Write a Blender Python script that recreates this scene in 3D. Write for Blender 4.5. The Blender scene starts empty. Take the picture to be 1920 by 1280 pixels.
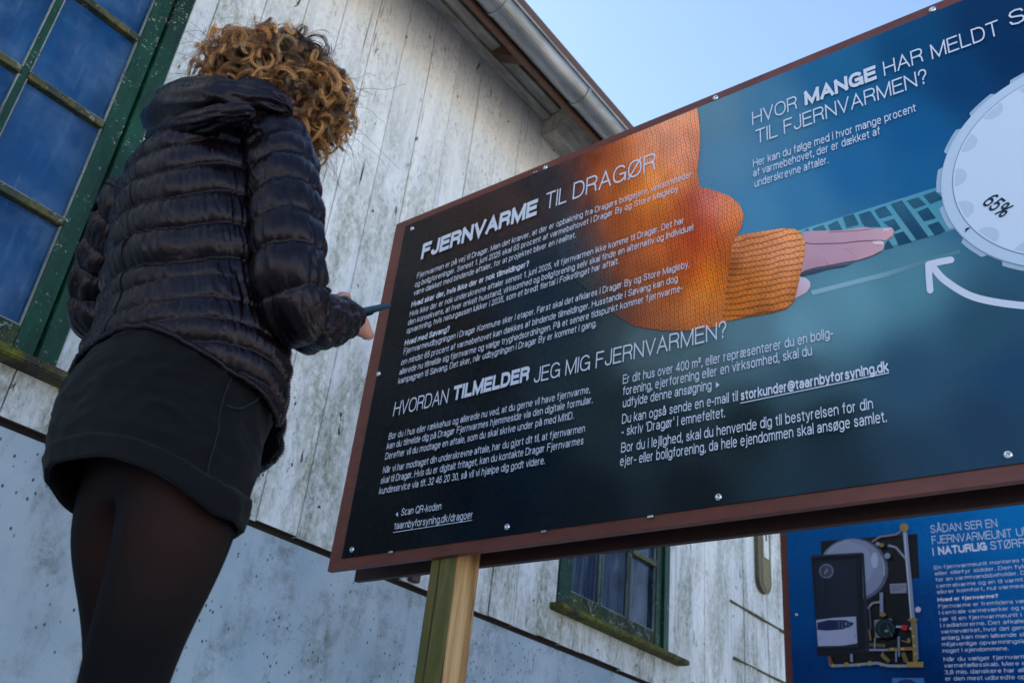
import bpy, bmesh, math, random
import numpy as np
from mathutils import Vector, Matrix, noise
from mathutils.geometry import delaunay_2d_cdt

rad = math.radians
scn = bpy.context.scene
COL = scn.collection
random.seed(7); rng = np.random.default_rng(11)

# ------------------------------------------------------------------ camera
CAM_R = np.array([[0.5999958351142058, -0.7936656738510174, 0.10049774124932778],
                  [0.44500875842206405, 0.22671626298386377, -0.8663526655042303],
                  [0.6648098997256731, 0.5645303661002142, 0.48921698966562743]])
U_, _, V_ = np.linalg.svd(CAM_R); CAM_R = U_ @ V_
FPX = 1769.92; CH = 0.42                      # focal length in photo pixels, lens height in metres
cd = bpy.data.cameras.new('camera'); cam = bpy.data.objects.new('camera', cd); COL.objects.link(cam)
cd.sensor_width = 36; cd.lens = FPX/1920*36; cd.clip_end = 2000; cd.clip_start = 0.05
M = Matrix.Identity(4)
for i in range(3):
    M[i][0] = CAM_R[0][i]; M[i][1] = -CAM_R[1][i]; M[i][2] = -CAM_R[2][i]
M[2][3] = CH
cam.matrix_world = M
scn.camera = cam
cd.dof.use_dof = True; cd.dof.focus_distance = 2.15; cd.dof.aperture_fstop = 6.0

# ------------------------------------------------------------------ light
SUN_EL, SUN_AZ = 41.0, 87.0   # azimuth measured from +x towards +y
world = bpy.data.worlds.new('World'); scn.world = world; world.use_nodes = True
wn = world.node_tree.nodes; wl = world.node_tree.links
sky = wn.new('ShaderNodeTexSky'); sky.sky_type = 'NISHITA'; sky.sun_disc = False
sky.sun_elevation = rad(SUN_EL); sky.sun_rotation = rad(90-SUN_AZ)
sky.air_density = 1.0; sky.dust_density = 0.35; sky.ozone_density = 1.0
wl.new(sky.outputs[0], wn['Background'].inputs[0]); wn['Background'].inputs[1].default_value = 0.12
sl = bpy.data.lights.new('sun', 'SUN'); sl.energy = 5.0; sl.angle = rad(0.5); sl.color = (1, .93, .82)
so = bpy.data.objects.new('sun', sl); COL.objects.link(so)
sd = Vector((math.cos(rad(SUN_EL))*math.cos(rad(SUN_AZ)), math.cos(rad(SUN_EL))*math.sin(rad(SUN_AZ)), math.sin(rad(SUN_EL))))
so.rotation_euler = sd.to_track_quat('Z', 'Y').to_euler(); so.location = sd*30
scn.view_settings.view_transform = 'Standard'; scn.view_settings.look = 'None'
scn.view_settings.gamma = 1; scn.view_settings.use_curve_mapping = False
scn.view_settings.exposure = 1.5
scn.render.engine = 'CYCLES'

# ------------------------------------------------------------------ helpers
def ray(px, py): return CAM_R.T @ np.array([(px-960)/FPX, (py-640)/FPX, 1.])
def onx(px, py, X): r = ray(px, py); return r*X/r[0]+np.array([0, 0, CH])
def ony(px, py, Y): r = ray(px, py); return r*Y/r[1]+np.array([0, 0, CH])
def proj(p):
    q = (np.asarray(p, float)-[0, 0, CH]) @ CAM_R.T
    return q[..., :2]/q[..., 2:3]*FPX+[960, 640]

def s2l(c): 
    c = np.asarray(c, float)/255.
    return np.where(c < .04045, c/12.92, ((c+.055)/1.055)**2.4)
def px(r, g, b, k=1.0): v = s2l((r, g, b))*k; return (float(v[0]), float(v[1]), float(v[2]), 1)

def mesh(name, v, f, mat=None, parent=None, smooth=False, stuff=False):
    me = bpy.data.meshes.new(name)
    me.from_pydata([tuple(map(float, a)) for a in v], [], [tuple(map(int, a)) for a in f])
    if mat: me.materials.append(mat)
    if smooth: me.polygons.foreach_set('use_smooth', [True]*len(me.polygons))
    me.update()
    o = bpy.data.objects.new(name, me); COL.objects.link(o)
    if parent: o.parent = parent
    if stuff: o['kind'] = 'stuff'
    return o

def fastmesh(name, v, f, mat, parent=None, smooth=True, stuff=False):
    v = np.asarray(v, np.float32); f = np.asarray(f, np.int32)
    me = bpy.data.meshes.new(name); n = f.shape[1]
    me.vertices.add(len(v)); me.vertices.foreach_set('co', v.ravel())
    me.loops.add(f.size); me.loops.foreach_set('vertex_index', f.ravel())
    me.polygons.add(len(f)); me.polygons.foreach_set('loop_start', np.arange(0, f.size, n, dtype=np.int32))
    me.polygons.foreach_set('use_smooth', np.full(len(f), smooth)); me.update(calc_edges=True)
    if mat: me.materials.append(mat)
    o = bpy.data.objects.new(name, me); COL.objects.link(o)
    if parent: o.parent = parent
    if stuff: o['kind'] = 'stuff'
    return o

def vcol(o, cols):
    a = o.data.color_attributes.new('tint', 'FLOAT_COLOR', 'POINT')
    c = np.ones((len(cols), 4), np.float32); c[:, :3] = np.asarray(cols)[:, :3]
    a.data.foreach_set('color', c.ravel())

def empty(name, loc=(0, 0, 0), label=None, cat=None, group=None):
    o = bpy.data.objects.new(name, None); COL.objects.link(o); o.location = loc; o.empty_display_size = .1
    tag(o, label, cat, group); return o
def tag(o, label=None, cat=None, group=None, kind=None):
    if label: o['label'] = label
    if cat: o['category'] = cat
    if group: o['group'] = group
    if kind: o['kind'] = kind
    return o

BOXF = [(0, 3, 2, 1), (4, 5, 6, 7), (0, 1, 5, 4), (1, 2, 6, 5), (2, 3, 7, 6), (3, 0, 4, 7)]
def boxv(x0, x1, y0, y1, z0, z1):
    return [(x0, y0, z0), (x1, y0, z0), (x1, y1, z0), (x0, y1, z0), (x0, y0, z1), (x1, y0, z1), (x1, y1, z1), (x0, y1, z1)]
def box(name, x0, x1, y0, y1, z0, z1, mat, parent=None, bev=0.0):
    o = mesh(name, boxv(x0, x1, y0, y1, z0, z1), BOXF, mat, parent)
    if bev:
        bm = bmesh.new(); bm.from_mesh(o.data)
        bmesh.ops.bevel(bm, geom=bm.edges[:], offset=bev, segments=2, affect='EDGES', profile=.5)
        bm.to_mesh(o.data); bm.free()
    return o

def tube(pts, rads, seg=12, cap=True, flat=None):
    """tube along pts with radii -> verts, quads"""
    P = np.asarray(pts, float); n = len(P)
    T = np.gradient(P, axis=0); T /= np.linalg.norm(T, axis=1)[:, None]+1e-12
    ref = np.array([0, 0, 1.]) if abs(T[0][2]) < .9 else np.array([1., 0, 0])
    N = np.cross(T[0], ref); N /= np.linalg.norm(N); V = []
    for i in range(n):
        N = N-T[i]*N.dot(T[i]); N /= np.linalg.norm(N); B = np.cross(T[i], N)
        for j in range(seg):
            a = 2*math.pi*j/seg; V.append(P[i]+rads[i]*(N*math.cos(a)+B*math.sin(a)))
    F = []
    for i in range(n-1):
        for j in range(seg):
            k = (j+1) % seg; F.append((i*seg+j, i*seg+k, (i+1)*seg+k, (i+1)*seg+j))
    if cap: F.append(tuple(range(seg-1, -1, -1))); F.append(tuple((n-1)*seg+j for j in range(seg)))
    return V, F

def smoothpath(pts, n):
    """Catmull-Rom resampling of rows (any dimension)"""
    P = np.asarray(pts, float); P = np.vstack([2*P[0]-P[1], P, 2*P[-1]-P[-2]]); m = len(P)-3; out = []
    for t in np.linspace(0, m-1e-9, n):
        i = int(t); u = t-i; a, b, c, d = P[i:i+4]
        out.append(.5*((2*b)+(-a+c)*u+(2*a-5*b+4*c-d)*u*u+(-a+3*b-3*c+d)*u**3))
    return np.array(out)

# ------------------------------------------------------------------ materials
class N:
    def __init__(s, name, base=(.5, .5, .5, 1), rough=.6, metal=0, spec=.5):
        s.m = bpy.data.materials.new(name); s.m.use_nodes = True; s.nt = s.m.node_tree
        s.b = s.nt.nodes['Principled BSDF']; s.set('Base Color', base); s.set('Roughness', rough); s.set('Metallic', metal)
        s.set('Specular IOR Level', spec)
    def set(s, k, v):
        i = s.b.inputs[k]
        if isinstance(v, (tuple, list, float, int)): i.default_value = v
        else: s.nt.links.new(v, i)
    def node(s, t, **kw):
        n = s.nt.nodes.new('ShaderNode'+t)
        for k, v in kw.items(): setattr(n, k, v)
        return n
    def link(s, a, b): s.nt.links.new(a, b)
    def pos(s, scale=(1, 1, 1), obj=False, rot=(0, 0, 0)):
        if obj: src = s.node('TexCoord').outputs['Object']
        else: src = s.node('NewGeometry').outputs['Position']
        mp = s.node('Mapping'); mp.inputs['Scale'].default_value = scale; mp.inputs['Rotation'].default_value = rot
        s.link(src, mp.inputs[0]); return mp.outputs[0]
    def noise(s, vec, scale, detail=4, rough=.6, dist=0):
        n = s.node('TexNoise'); s.link(vec, n.inputs['Vector']); n.inputs['Scale'].default_value = scale
        n.inputs['Detail'].default_value = detail; n.inputs['Roughness'].default_value = rough; n.inputs['Distortion'].default_value = dist
        return n.outputs['Fac']
    def voro(s, vec, scale, feature='F1', rnd=1):
        n = s.node('TexVoronoi', feature=feature); s.link(vec, n.inputs['Vector']); n.inputs['Scale'].default_value = scale
        n.inputs['Randomness'].default_value = rnd
        return n.outputs['Distance']
    def ramp(s, fac, stops, interp='LINEAR'):
        r = s.node('ValToRGB'); r.color_ramp.interpolation = interp
        while len(r.color_ramp.elements) < len(stops): r.color_ramp.elements.new(.5)
        for e, (p, c) in zip(r.color_ramp.elements, stops):
            e.position = p; e.color = c if isinstance(c, tuple) else (c, c, c, 1)
        s.link(fac, r.inputs[0]); return r.outputs[0]
    def mix(s, f, a, b, mode='MIX'):
        m = s.node('MixRGB', blend_type=mode)
        for i, v in enumerate((f, a, b)):
            if isinstance(v, (tuple, float, int)): m.inputs[i].default_value = v
            else: s.link(v, m.inputs[i])
        return m.outputs[0]
    def math(s, op, a, b=0.0):
        m = s.node('Math', operation=op)
        for i, v in enumerate((a, b)):
            if isinstance(v, (float, int)): m.inputs[i].default_value = v
            else: s.link(v, m.inputs[i])
        return m.outputs[0]
    def bump(s, h, strength=.3, dist=.01):
        b = s.node('Bump'); b.inputs['Strength'].default_value = strength; b.inputs['Distance'].default_value = dist
        s.link(h, b.inputs['Height']); s.set('Normal', b.outputs[0]); return b

def plank_paint():
    n = N('weathered_white_paint', rough=.62, spec=.35)
    oi = n.node('ObjectInfo').outputs['Random']
    big = n.noise(n.pos((1, 1, .6)), 1.1, 3)
    st = n.noise(n.pos((26, 1, 1.3)), 1.0, 5, .65)                 # vertical streaks
    fine = n.noise(n.pos((1, 1, .45)), 55, 5, .75)
    base = n.mix(n.ramp(st, [(.35, 0.), (.7, 1.)]), px(204, 205, 212, 1.08), px(222, 221, 222, 1.08))
    tone = n.ramp(oi, [(0, (.93, .94, .95, 1)), (1, (1, 1, 1, 1))])
    base = n.mix(1.0, base, tone, 'MULTIPLY')
    # algae: mottled, in vertical tongues
    blot = n.noise(n.pos((3.6, 1, .9)), 1.55, 4, .6, .3)
    grain = n.ramp(n.noise(n.pos((1.6, 1, .8)), 34, 7, .75), [(.36, .12), (.62, 1.)])
    am = n.mix(1.0, n.ramp(blot, [(.40, 0.), (.56, 1.)]), grain, 'MULTIPLY')
    am = n.mix(1.0, am, n.ramp(big, [(.30, .55), (.52, 1.)]), 'MULTIPLY')
    sz = n.node('SeparateXYZ'); n.link(n.node('NewGeometry').outputs['Position'], sz.inputs[0])
    am = n.mix(1.0, am, n.ramp(n.math('MULTIPLY', n.math('ADD', sz.outputs[2], n.math('MULTIPLY', blot, 1.6)), .2), [(.80, 1.), (.90, .15)]), 'MULTIPLY')
    alg = n.mix(n.noise(n.pos(), 9, 2), px(92, 100, 72, 1.), px(122, 124, 98, 1.))
    col = n.mix(n.math('MULTIPLY', am, .9), base, alg)
    # second, greyer fine grime
    g2 = n.mix(1.0, n.ramp(fine, [(.50, 0.), (.72, 1.)]), n.ramp(n.noise(n.pos((2, 1, .7)), 2.3, 3), [(.34, 0.), (.55, 1.)]), 'MULTIPLY')
    col = n.mix(n.math('MULTIPLY', g2, .75), col, px(120, 124, 116))
    # flaked chips and cracks
    chip = n.ramp(n.noise(n.pos((34, 1, 10)), 1.0, 5, .62, .4), [(.665, 0.), (.68, 1.)])
    chipm = n.mix(1.0, chip, n.ramp(n.noise(n.pos((5, 1, 3)), 1.1, 2), [(.44, 0.), (.50, 1.)]), 'MULTIPLY')
    crack = n.ramp(n.noise(n.pos((90, 1, 2.2)), 1.0, 3, .5, .6), [(.30, 1.), (.325, 0.)])
    cm = n.mix(1.0, crack, n.ramp(n.noise(n.pos((4, 1, 1.5)), 1.3, 2), [(.50, 0.), (.56, 1.)]), 'MULTIPLY')
    dk = n.mix(1.0, chipm, cm, 'ADD')
    col = n.mix(dk, col, px(62, 56, 52))
    n.set('Base Color', col)
    h = n.mix(1.0, n.mix(.5, fine, st), dk, 'SUBTRACT')
    n.bump(h, .5, .004); return n.m
def simple(name, c, rough=.6, metal=0, spec=.5, var=.25, scale=20, stretch=(1, 1, 1), bump=.2, bd=.003, c2=None, lo=.35, hi=.65):
    n = N(name, rough=rough, metal=metal, spec=spec)
    f = n.noise(n.pos(stretch), scale, 5, .65)
    c2 = c2 or tuple([v*(1-var) for v in c[:3]]+[1])
    n.set('Base Color', n.mix(n.ramp(f, [(lo, 0.), (hi, 1.)]), c, c2))
    if bump: n.bump(f, bump, bd)
    return n.m
def peeling(name, paint, under, amount=.5, moss=None, rough=.5):
    n = N(name, rough=rough, spec=.3)
    f = n.noise(n.pos(), 16, 6, .75); f2 = n.noise(n.pos(), 95, 4, .7)
    mk = n.ramp(n.mix(.5, f, f2), [(amount, 0.), (amount+.03, 1.)])
    p = n.mix(n.ramp(n.noise(n.pos((1, 1, .35)), 9, 6, .75), [(.35, 0.), (.62, 1.)]), paint, tuple([v*.34 for v in paint[:3]]+[1]))
    col = n.mix(mk, p, under)
    if moss:
        mm = n.ramp(n.noise(n.pos(), 7, 5, .7), [(.42, 0.), (.55, 1.)]); mm = n.mix(1.0, mm, n.ramp(n.noise(n.pos(), 60, 3, .7), [(.35, 0.), (.6, 1.)]), 'MULTIPLY')
        col = n.mix(mm, col, moss)
    n.set('Base Color', col); n.bump(n.mix(.5, f2, mk), .6, .003); return n.m

M_PLANK = plank_paint()
def plinth_mat():
    n = N('lime_plaster', rough=.88, spec=.2)
    a = n.noise(n.pos(), 1.6, 5, .6); b = n.noise(n.pos(), 22, 6, .75)
    col = n.mix(n.ramp(a, [(.35, 0.), (.65, 1.)]), px(178, 188, 200, 1.0), px(142, 160, 178, 1.0))
    st = n.mix(1.0, n.ramp(n.noise(n.pos((5, 1, 1.6)), 1.6, 4), [(.46, 0.), (.66, 1.)]), n.ramp(b, [(.4, 0.), (.62, 1.)]), 'MULTIPLY')
    col = n.mix(n.math('MULTIPLY', st, .85), col, px(104, 112, 110))
    sp = n.mix(1.0, n.ramp(n.voro(n.pos((46, 46, 30)), 1), [(.12, 1.), (.20, 0.)]), n.ramp(n.noise(n.pos(), 3.1, 3), [(.44, 0.), (.54, 1.)]), 'MULTIPLY')
    col = n.mix(sp, col, px(70, 78, 84)); n.set('Base Color', col)
    cr = n.ramp(n.noise(n.pos((3, 1, 1.2)), 2.2, 3, .5, 1.2), [(.494, 0.), (.498, .45), (.502, .45), (.506, 0.)]); cr = n.mix(1.0, cr, n.ramp(n.noise(n.pos(), 1.1, 2), [(.50, 0.), (.56, 1.)]), 'MULTIPLY')
    n.set('Base Color', n.mix(cr, col, px(84, 90, 94)))
    n.bump(n.mix(.4, b, a), .8, .008); return n.m
M_PLINTH = plinth_mat()
M_DARK = simple('dark_core', px(30, 26, 24), .9)
M_PLANKEND = simple('plank_end_brown', px(74, 48, 38), .85, scale=40)
M_GREEN = peeling('green_paint', px(18, 76, 56, .8), px(150, 156, 140), .575)
M_MUNTIN = peeling('weathered_bar', px(58, 66, 48), px(140, 140, 128), .555, px(92, 86, 42))
M_PUTTY = peeling('putty', px(150, 158, 160), px(60, 66, 60), .56, rough=.8)
M_SILL = peeling('mossy_sill', px(70, 66, 58), px(120, 122, 112), .58, px(108, 108, 34, .9), .85)
M_RAIL = peeling('rotten_rail', px(40, 62, 50), px(150, 150, 138), .54, px(70, 76, 44), .8)
M_MOSS = simple('moss', px(74, 74, 44), .95, scale=80, bump=.8)
M_RAFTER = simple('rafter_brown', px(92, 66, 52, .9), .8, scale=6, stretch=(.3, 4, 4))
M_ZINC = simple('zinc_gutter', px(150, 152, 158), .42, .75, c2=px(108, 108, 108), scale=5, stretch=(.6, 2, 2), bump=.15, bd=.004)
M_TRIM = simple('grey_trim', px(176, 172, 166, 1.0), .7, c2=px(128, 122, 114), scale=26, stretch=(.25, 1, 1), bump=.3)
M_ROOF = simple('roof_felt', px(70, 64, 60), .9, scale=30)
M_BROWN = simple('brown_panel', px(110, 60, 50, 1.0), .45, spec=.4, var=.3, scale=30, stretch=(1, .4, 1), bump=.1, bd=.001)
M_BACK = simple('brown_back', px(70, 40, 36, .8), .6, scale=18)
M_STEEL = N('steel', px(205, 210, 215), .25, 1).m
def post_mat():
    n = N('treated_pine', rough=.75, spec=.25)
    g = n.noise(n.pos((30, 30, 1.2)), 1.3, 5, .6, .8)
    col = n.mix(n.ramp(g, [(.35, 0.), (.62, 1.)]), px(198, 160, 114, 1.0), px(140, 104, 66, 1.0))
    a = n.noise(n.pos((3, 9, 1.0)), 2.2, 4)
    sx = n.node('SeparateXYZ'); n.link(n.node('NewGeometry').outputs['Normal'], sx.inputs[0])
    face = n.ramp(n.math('MULTIPLY', sx.outputs[0], -1.0), [(.3, 0.), (.8, 1.)])
    am = n.mix(1.0, n.ramp(a, [(.25, .55), (.5, 1.)]), face, 'MULTIPLY')
    col = n.mix(n.math('MULTIPLY', am, .95), col, n.mix(n.noise(n.pos((8, 8, 2)), 5, 4), px(74, 86, 40, 1.), px(96, 94, 56, 1.)))
    cr = n.ramp(n.noise(n.pos((70, 70, 1.5)), 1.0, 2, .5, .5), [(.31, 1.), (.345, 0.)])
    kn = n.math('MULTIPLY', n.ramp(n.voro(n.pos((9, 9, 4)), 1.0), [(.08, 1.), (.16, 0.)]), .8); col = n.mix(kn, col, px(96, 64, 36))
    col = n.mix(n.math('MULTIPLY', cr, .8), col, px(60, 44, 28)); n.set('Base Color', col); n.bump(g, .4, .003); return n.m
M_POST = post_mat()
def print_mat(name, rough=.24, knit=False, spec=.10):
    n = N(name, rough=rough, spec=spec)
    at = n.node('Attribute', attribute_name='tint').outputs['Color']
    if knit:
        sx = n.node('SeparateXYZ'); n.link(n.pos(rot=(rad(7 if knit == 1 else -9), 0, 0)), sx.inputs[0])
        wob = n.math('MULTIPLY', n.math('SUBTRACT', n.noise(n.pos(), 5, 3), .5), .05)
        cu_, ro_ = (sx.outputs[1], sx.outputs[2]) if knit == 1 else (sx.outputs[2], sx.outputs[1])
        f1, f2 = (84, 66) if knit == 1 else (58, 80)
        fr = n.math('FRACT', n.math('MULTIPLY', n.math('ADD', cu_, wob), f1)); c = n.math('MULTIPLY', n.math('ABSOLUTE', n.math('SUBTRACT', fr, .5)), 2.0)
        fr2 = n.math('FRACT', n.math('ADD', n.math('MULTIPLY', ro_, f2), n.math('MULTIPLY', c, .85))); r_ = n.math('MULTIPLY', n.math('ABSOLUTE', n.math('SUBTRACT', fr2, .5)), 2.0)
        f = n.noise(n.pos((1, 1.4, 1)), 170, 4, .7)
        h = n.math('MULTIPLY', n.ramp(c, [(0, .72), (.45, 1.), (.8, .85), (1, .34)] if knit == 1 else [(0, .40), (.3, .75), (.75, 1.), (1, .8)]), n.ramp(r_, [(0, .55), (.5, 1.), (1, .9)]))
        k = n.ramp(n.mix(.30, h, f), [(.25, .22), (.52, .86), (.85, 1.75)])
        big = n.ramp(n.noise(n.pos((1, 1.3, .8), rot=(.3, 0, 0)), 9, 4, .6), [(.35, .80), (.65, 1.18)])
        at = n.mix(1.0, n.mix(1.0, at, k, 'MULTIPLY'), big, 'MULTIPLY')
    du = n.noise(n.pos(), 7, 6, .75); n.set('Roughness', n.ramp(du, [(.3, rough*.7), (.7, rough*1.7)]))
    sp = n.ramp(n.voro(n.pos(), 55), [(.05, 1.), (.09, 0.)]); sp = n.mix(1.0, sp, n.ramp(n.noise(n.pos(), 5, 3), [(.54, 0.), (.62, .55)]), 'MULTIPLY')
    n.set('Base Color', n.mix(sp, at, px(60, 70, 78))); n.bump(n.noise(n.pos(), 1.6, 2), .05, .02); return n.m
M_PRINT = print_mat('print_gloss'); M_KNIT = print_mat('print_knit', knit=1); M_RIB = print_mat('print_rib', knit=2)
M_INK = N('white_ink', px(214, 220, 238, .95), .3, 0, .3).m
def flat(name, c, rough=.3): return N(name, c, rough, 0, .3).m
M_JACKET = None

# ================================================================== GROUND
def ground_mat():
    n = N('pale_gravel', rough=.9)
    f = n.noise(n.pos(), 30, 6, .7)
    n.set('Base Color', n.mix(n.ramp(f, [(.4, 0.), (.6, 1.)]), (.60, .54, .45, 1), (.46, .42, .35, 1))); n.bump(f, .5, .01); return n.m
G = mesh('ground', [(-300, -300, 0), (300, -300, 0), (300, 300, 0), (-300, 300, 0)], [(0, 1, 2, 3)], ground_mat()); tag(G, kind='structure')

# ================================================================== BUILDING
YW = 2.60
B = empty('barracks_building', (3.5, YW, 0), 'weathered white plank barracks with green framed windows and zinc gutter behind the signs', 'building')
B_in = B.matrix_world
def cb(o):   # parent under building keeping coordinates
    o.parent = B; o.matrix_parent_inverse = Matrix.Translation((-3.5, -YW, 0)); return o
XA, XB = -3.05, 14.0
SEAM, EAVE = 1.362, 4.16
W1 = (-.006, 1.05); W2 = (3.596, 4.652); WZ = (1.545, 3.27)
# solid core behind planks with window holes
cv, cf = [], []
def addbox(vl, fl, *a):
    n = len(vl); vl += boxv(*a); fl += [tuple(i+n for i in f) for f in BOXF]
segs = [XA, W1[0]+.03, W1[1]-.03, W2[0]+.03, W2[1]-.03, XB]
for i in range(0, 6, 2): addbox(cv, cf, segs[i], segs[i+1], YW+.028, YW+.16, SEAM-.02, EAVE+.1)
for w in (W1, W2):
    addbox(cv, cf, w[0]+.03, w[1]-.03, YW+.028, YW+.16, SEAM-.02, WZ[0]); addbox(cv, cf, w[0]+.03, w[1]-.03, YW+.028, YW+.16, WZ[1], EAVE+.1)
cb(mesh('wall', cv, cf, M_DARK))
pl = cb(mesh('plinth', boxv(XA, XB, YW+.016, YW+.22, -.3, SEAM-.021), BOXF, M_PLINTH))
# gable ends, back wall and roof
cb(mesh('end_wall', boxv(XA, XA+.15, YW+.221, 9, -.3, 4.1), BOXF, M_PLANK)); cb(mesh('end_wall', boxv(XB-.15, XB, YW+.221, 9, -.3, 4.1), BOXF, M_PLANK))
ang = math.radians(36); y0, z0 = 2.05, 3.90; yr = 5.8; zr = z0+(yr-y0)*math.tan(ang)
cb(mesh('roof', [(XA-.3, y0+.03, z0), (XB+.3, y0+.03, z0), (XB+.3, yr, zr), (XA-.3, yr, zr), (XA-.3, yr*2-y0, z0), (XB+.3, yr*2-y0, z0),
                 (XA-.3, y0+.03, z0+.06), (XB+.3, y0+.03, z0+.06), (XB+.3, yr, zr+.07), (XA-.3, yr, zr+.07), (XA-.3, yr*2-y0, z0+.06), (XB+.3, yr*2-y0, z0+.06)],
           [(0, 1, 2, 3), (3, 2, 5, 4), (6, 9, 8, 7), (9, 10, 11, 8), (0, 6, 7, 1), (4, 5, 11, 10), (0, 3, 9, 6), (3, 4, 10, 9), (1, 7, 8, 2), (2, 8, 11, 5)], M_RAFTER))
# planks (boards on the wall): one object each
def plank_obj(x0, x1, za, zb, dy, tilt):
    y = YW-dy; t = .0025
    g = .0016
    x0 += g; x1 -= g
    v = []
    for z in (za, zb):
        v += [(x0, YW+.027, z), (x0, y+.003, z), (x0+.003, y, z), (x1-.003, y+tilt, z), (x1, y+.003+tilt, z), (x1, YW+.027, z)]
    f = [(i, i+1, i+7, i+6) for i in range(5)]+[(0, 6, 11, 5)][:0]+[(5, 4, 3, 2, 1, 0), (6, 7, 8, 9, 10, 11)]
    o = cb(mesh('plank', v, f, M_PLANK))
    o.data.materials.append(M_PLANKEND); o.data.polygons[5].material_index = 1
    return o
edges = [2.214+.1795*k for k in range(-29, 64)]
for a, b in zip(edges[:-1], edges[1:]):
    if b < XA+.1 or a > 9.6: continue
    dy = random.uniform(-.0012, .0022); ti = random.uniform(-.0012, .0012); ze = SEAM+random.uniform(-.006, .004)
    ran = [(a, b, ze, EAVE)]
    for w in (W1, W2):
        new = []
        for (p, q, r, s) in ran:
            if q <= w[0] or p >= w[1] or r >= WZ[1]: new.append((p, q, r, s)); continue
            new.append((p, q, r, WZ[0]-.03)); new.append((p, q, WZ[1], s))
            if p < w[0]-.012: new.append((p, w[0], WZ[0]-.03, WZ[1]))
            if q > w[1]+.012: new.append((w[1], q, WZ[0]-.03, WZ[1]))
        ran = new
    for (p, q, r, s) in ran: plank_obj(p, q, r, s, dy, ti)
cb(mesh('far_boarding', boxv(9.66, XB, YW, YW+.027, SEAM, EAVE), BOXF, M_PLANK))
# wall plate and moulding under the eave, ends at a bracket block, then starts again
def eave_trim(xa, xb):
    o = cb(box('eave_board', xa, xb, 2.475, 2.585, 4.150, 4.20, M_TRIM, bev=.004))
    o2 = cb(box('eave_moulding', xa, xb, 2.5351, 2.594, 4.128, 4.1495, M_TRIM, bev=.006))
eave_trim(XA, 3.10); eave_trim(3.36, XB)
bv = [(3.105, 2.598, 4.02), (3.355, 2.598, 4.02), (3.355, 2.598, 4.24), (3.105, 2.598, 4.24),
      (3.105, 2.50, 4.02), (3.355, 2.50, 4.02), (3.355, 2.40, 4.10), (3.105, 2.40, 4.10), (3.105, 2.40, 4.24), (3.355, 2.40, 4.24)]
blk = cb(mesh('bracket_block', bv, [(0, 1, 5, 4), (4, 5, 6, 7), (7, 6, 9, 8), (8, 9, 2, 3), (0, 4, 7, 8, 3), (1, 2, 9, 6, 5)], M_TRIM))
# rafters
for xr in np.arange(XA+.2, 10, .9):
    v = []
    for x in (xr, xr+.07):
        for (y, z) in ((2.16, 3.93), (2.60, 3.93+.44*math.tan(ang)), (2.60, 3.86+.44*math.tan(ang)), (2.16, 3.87)): v.append((x, y, z))
    cb(mesh('rafter', v, [(0, 1, 2, 3), (7, 6, 5, 4), (0, 4, 5, 1), (1, 5, 6, 2), (2, 6, 7, 3), (3, 7, 4, 0)], M_RAFTER))
cb(box('fascia', XA-.3, XB+.3, 2.205, 2.225, 3.80, 4.01, M_RAFTER))
# gutter: half-round shell, butt joints with sleeves
def halfround(xa, xb, r, th=.003, y=2.135, z=3.862):
    v, f = [], []; n = 18
    for x in (xa, xb):
        for rr in (r, r-th):
            for i in range(n+1):
                a = math.pi+math.pi*i/n; v.append((x, y+rr*math.cos(a), z+rr*math.sin(a)))
    m = n+1
    for i in range(n):
        f += [(i, i+1, 2*m+i+1, 2*m+i), (m+i, 3*m+i, 3*m+i+1, m+i+1), (i, m+i, m+i+1, i+1), (2*m+i, 2*m+i+1, 3*m+i+1, 3*m+i)]
    f += [(0, 2*m, 3*m, m), (n, m+n, 3*m+n, 2*m+n)]
    return v, f
v, f = halfround(XA-.35, XB+.35, .066); gut = cb(mesh('gutter', v, f, M_ZINC, smooth=False))
lv, lf = tube([(XA-.35, 2.135-.07, 3.866), (XB+.35, 2.135-.07, 3.866)], [.008, .008], 10)
lip = mesh('gutter_lip', lv, lf, M_ZINC, gut, True)
for xg in (-1.2, .0, 1.1, 2.13, 2.80, 3.9, 5.0, 6.1, 7.2):
    v, f = halfround(xg, xg+.022, .0705, .004); mesh('gutter_clip', v, f, M_ZINC, gut)

# windows
def glass_mat(name, base, dust=.10):
    n = N(name, base, .06, 0, .5)
    n.set('IOR', 1.52)
    d = n.ramp(n.noise(n.pos((40, 1, 3), rot=(0, .5, 0)), 1.0, 5, .7), [(.52, 0.), (.85, 1.)])
    d2 = n.ramp(n.voro(n.pos((1, 1, 1)), 75), [(.05, 1.), (.11, 0.)])
    d2 = n.mix(1.0, d2, n.ramp(n.noise(n.pos(), 14, 2), [(.5, 0.), (.6, 1.)]), 'MULTIPLY')
    d3 = n.ramp(n.noise(n.pos(), 5, 4, .7), [(.40, 0.), (.8, 1.)])
    dd = n.mix(1.0, n.mix(1.0, n.math('MULTIPLY', d, .22), n.math('MULTIPLY', d2, .6), 'ADD'), n.math('MULTIPLY', d3, .42), 'ADD')
    n.set('Base Color', n.mix(dd, base, px(120, 146, 180)))
    tr = n.node('BsdfTransparent'); mx = n.node('MixShader'); n.link(n.ramp(dd, [(0, (.42, .42, .42, 1)), (.5, (.85, .85, .85, 1))]), mx.inputs[0]); n.link(tr.outputs[0], mx.inputs[1]); n.link(n.b.outputs[0], mx.inputs[2]); n.link(mx.outputs[0], n.nt.nodes['Material Output'].inputs[0])
    n.set('Roughness', n.ramp(dd, [(0, .05), (1, .6)])); n.bump(n.noise(n.pos(), 4.5, 2), .16, .02)
    return n.m
M_GLASS = glass_mat('old_glass', px(0, 62, 110, 1.)); M_GLASS2 = glass_mat('old_glass_dim', px(26, 44, 70))  # the stronger blue base has reflected sky put into the glass colour
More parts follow.
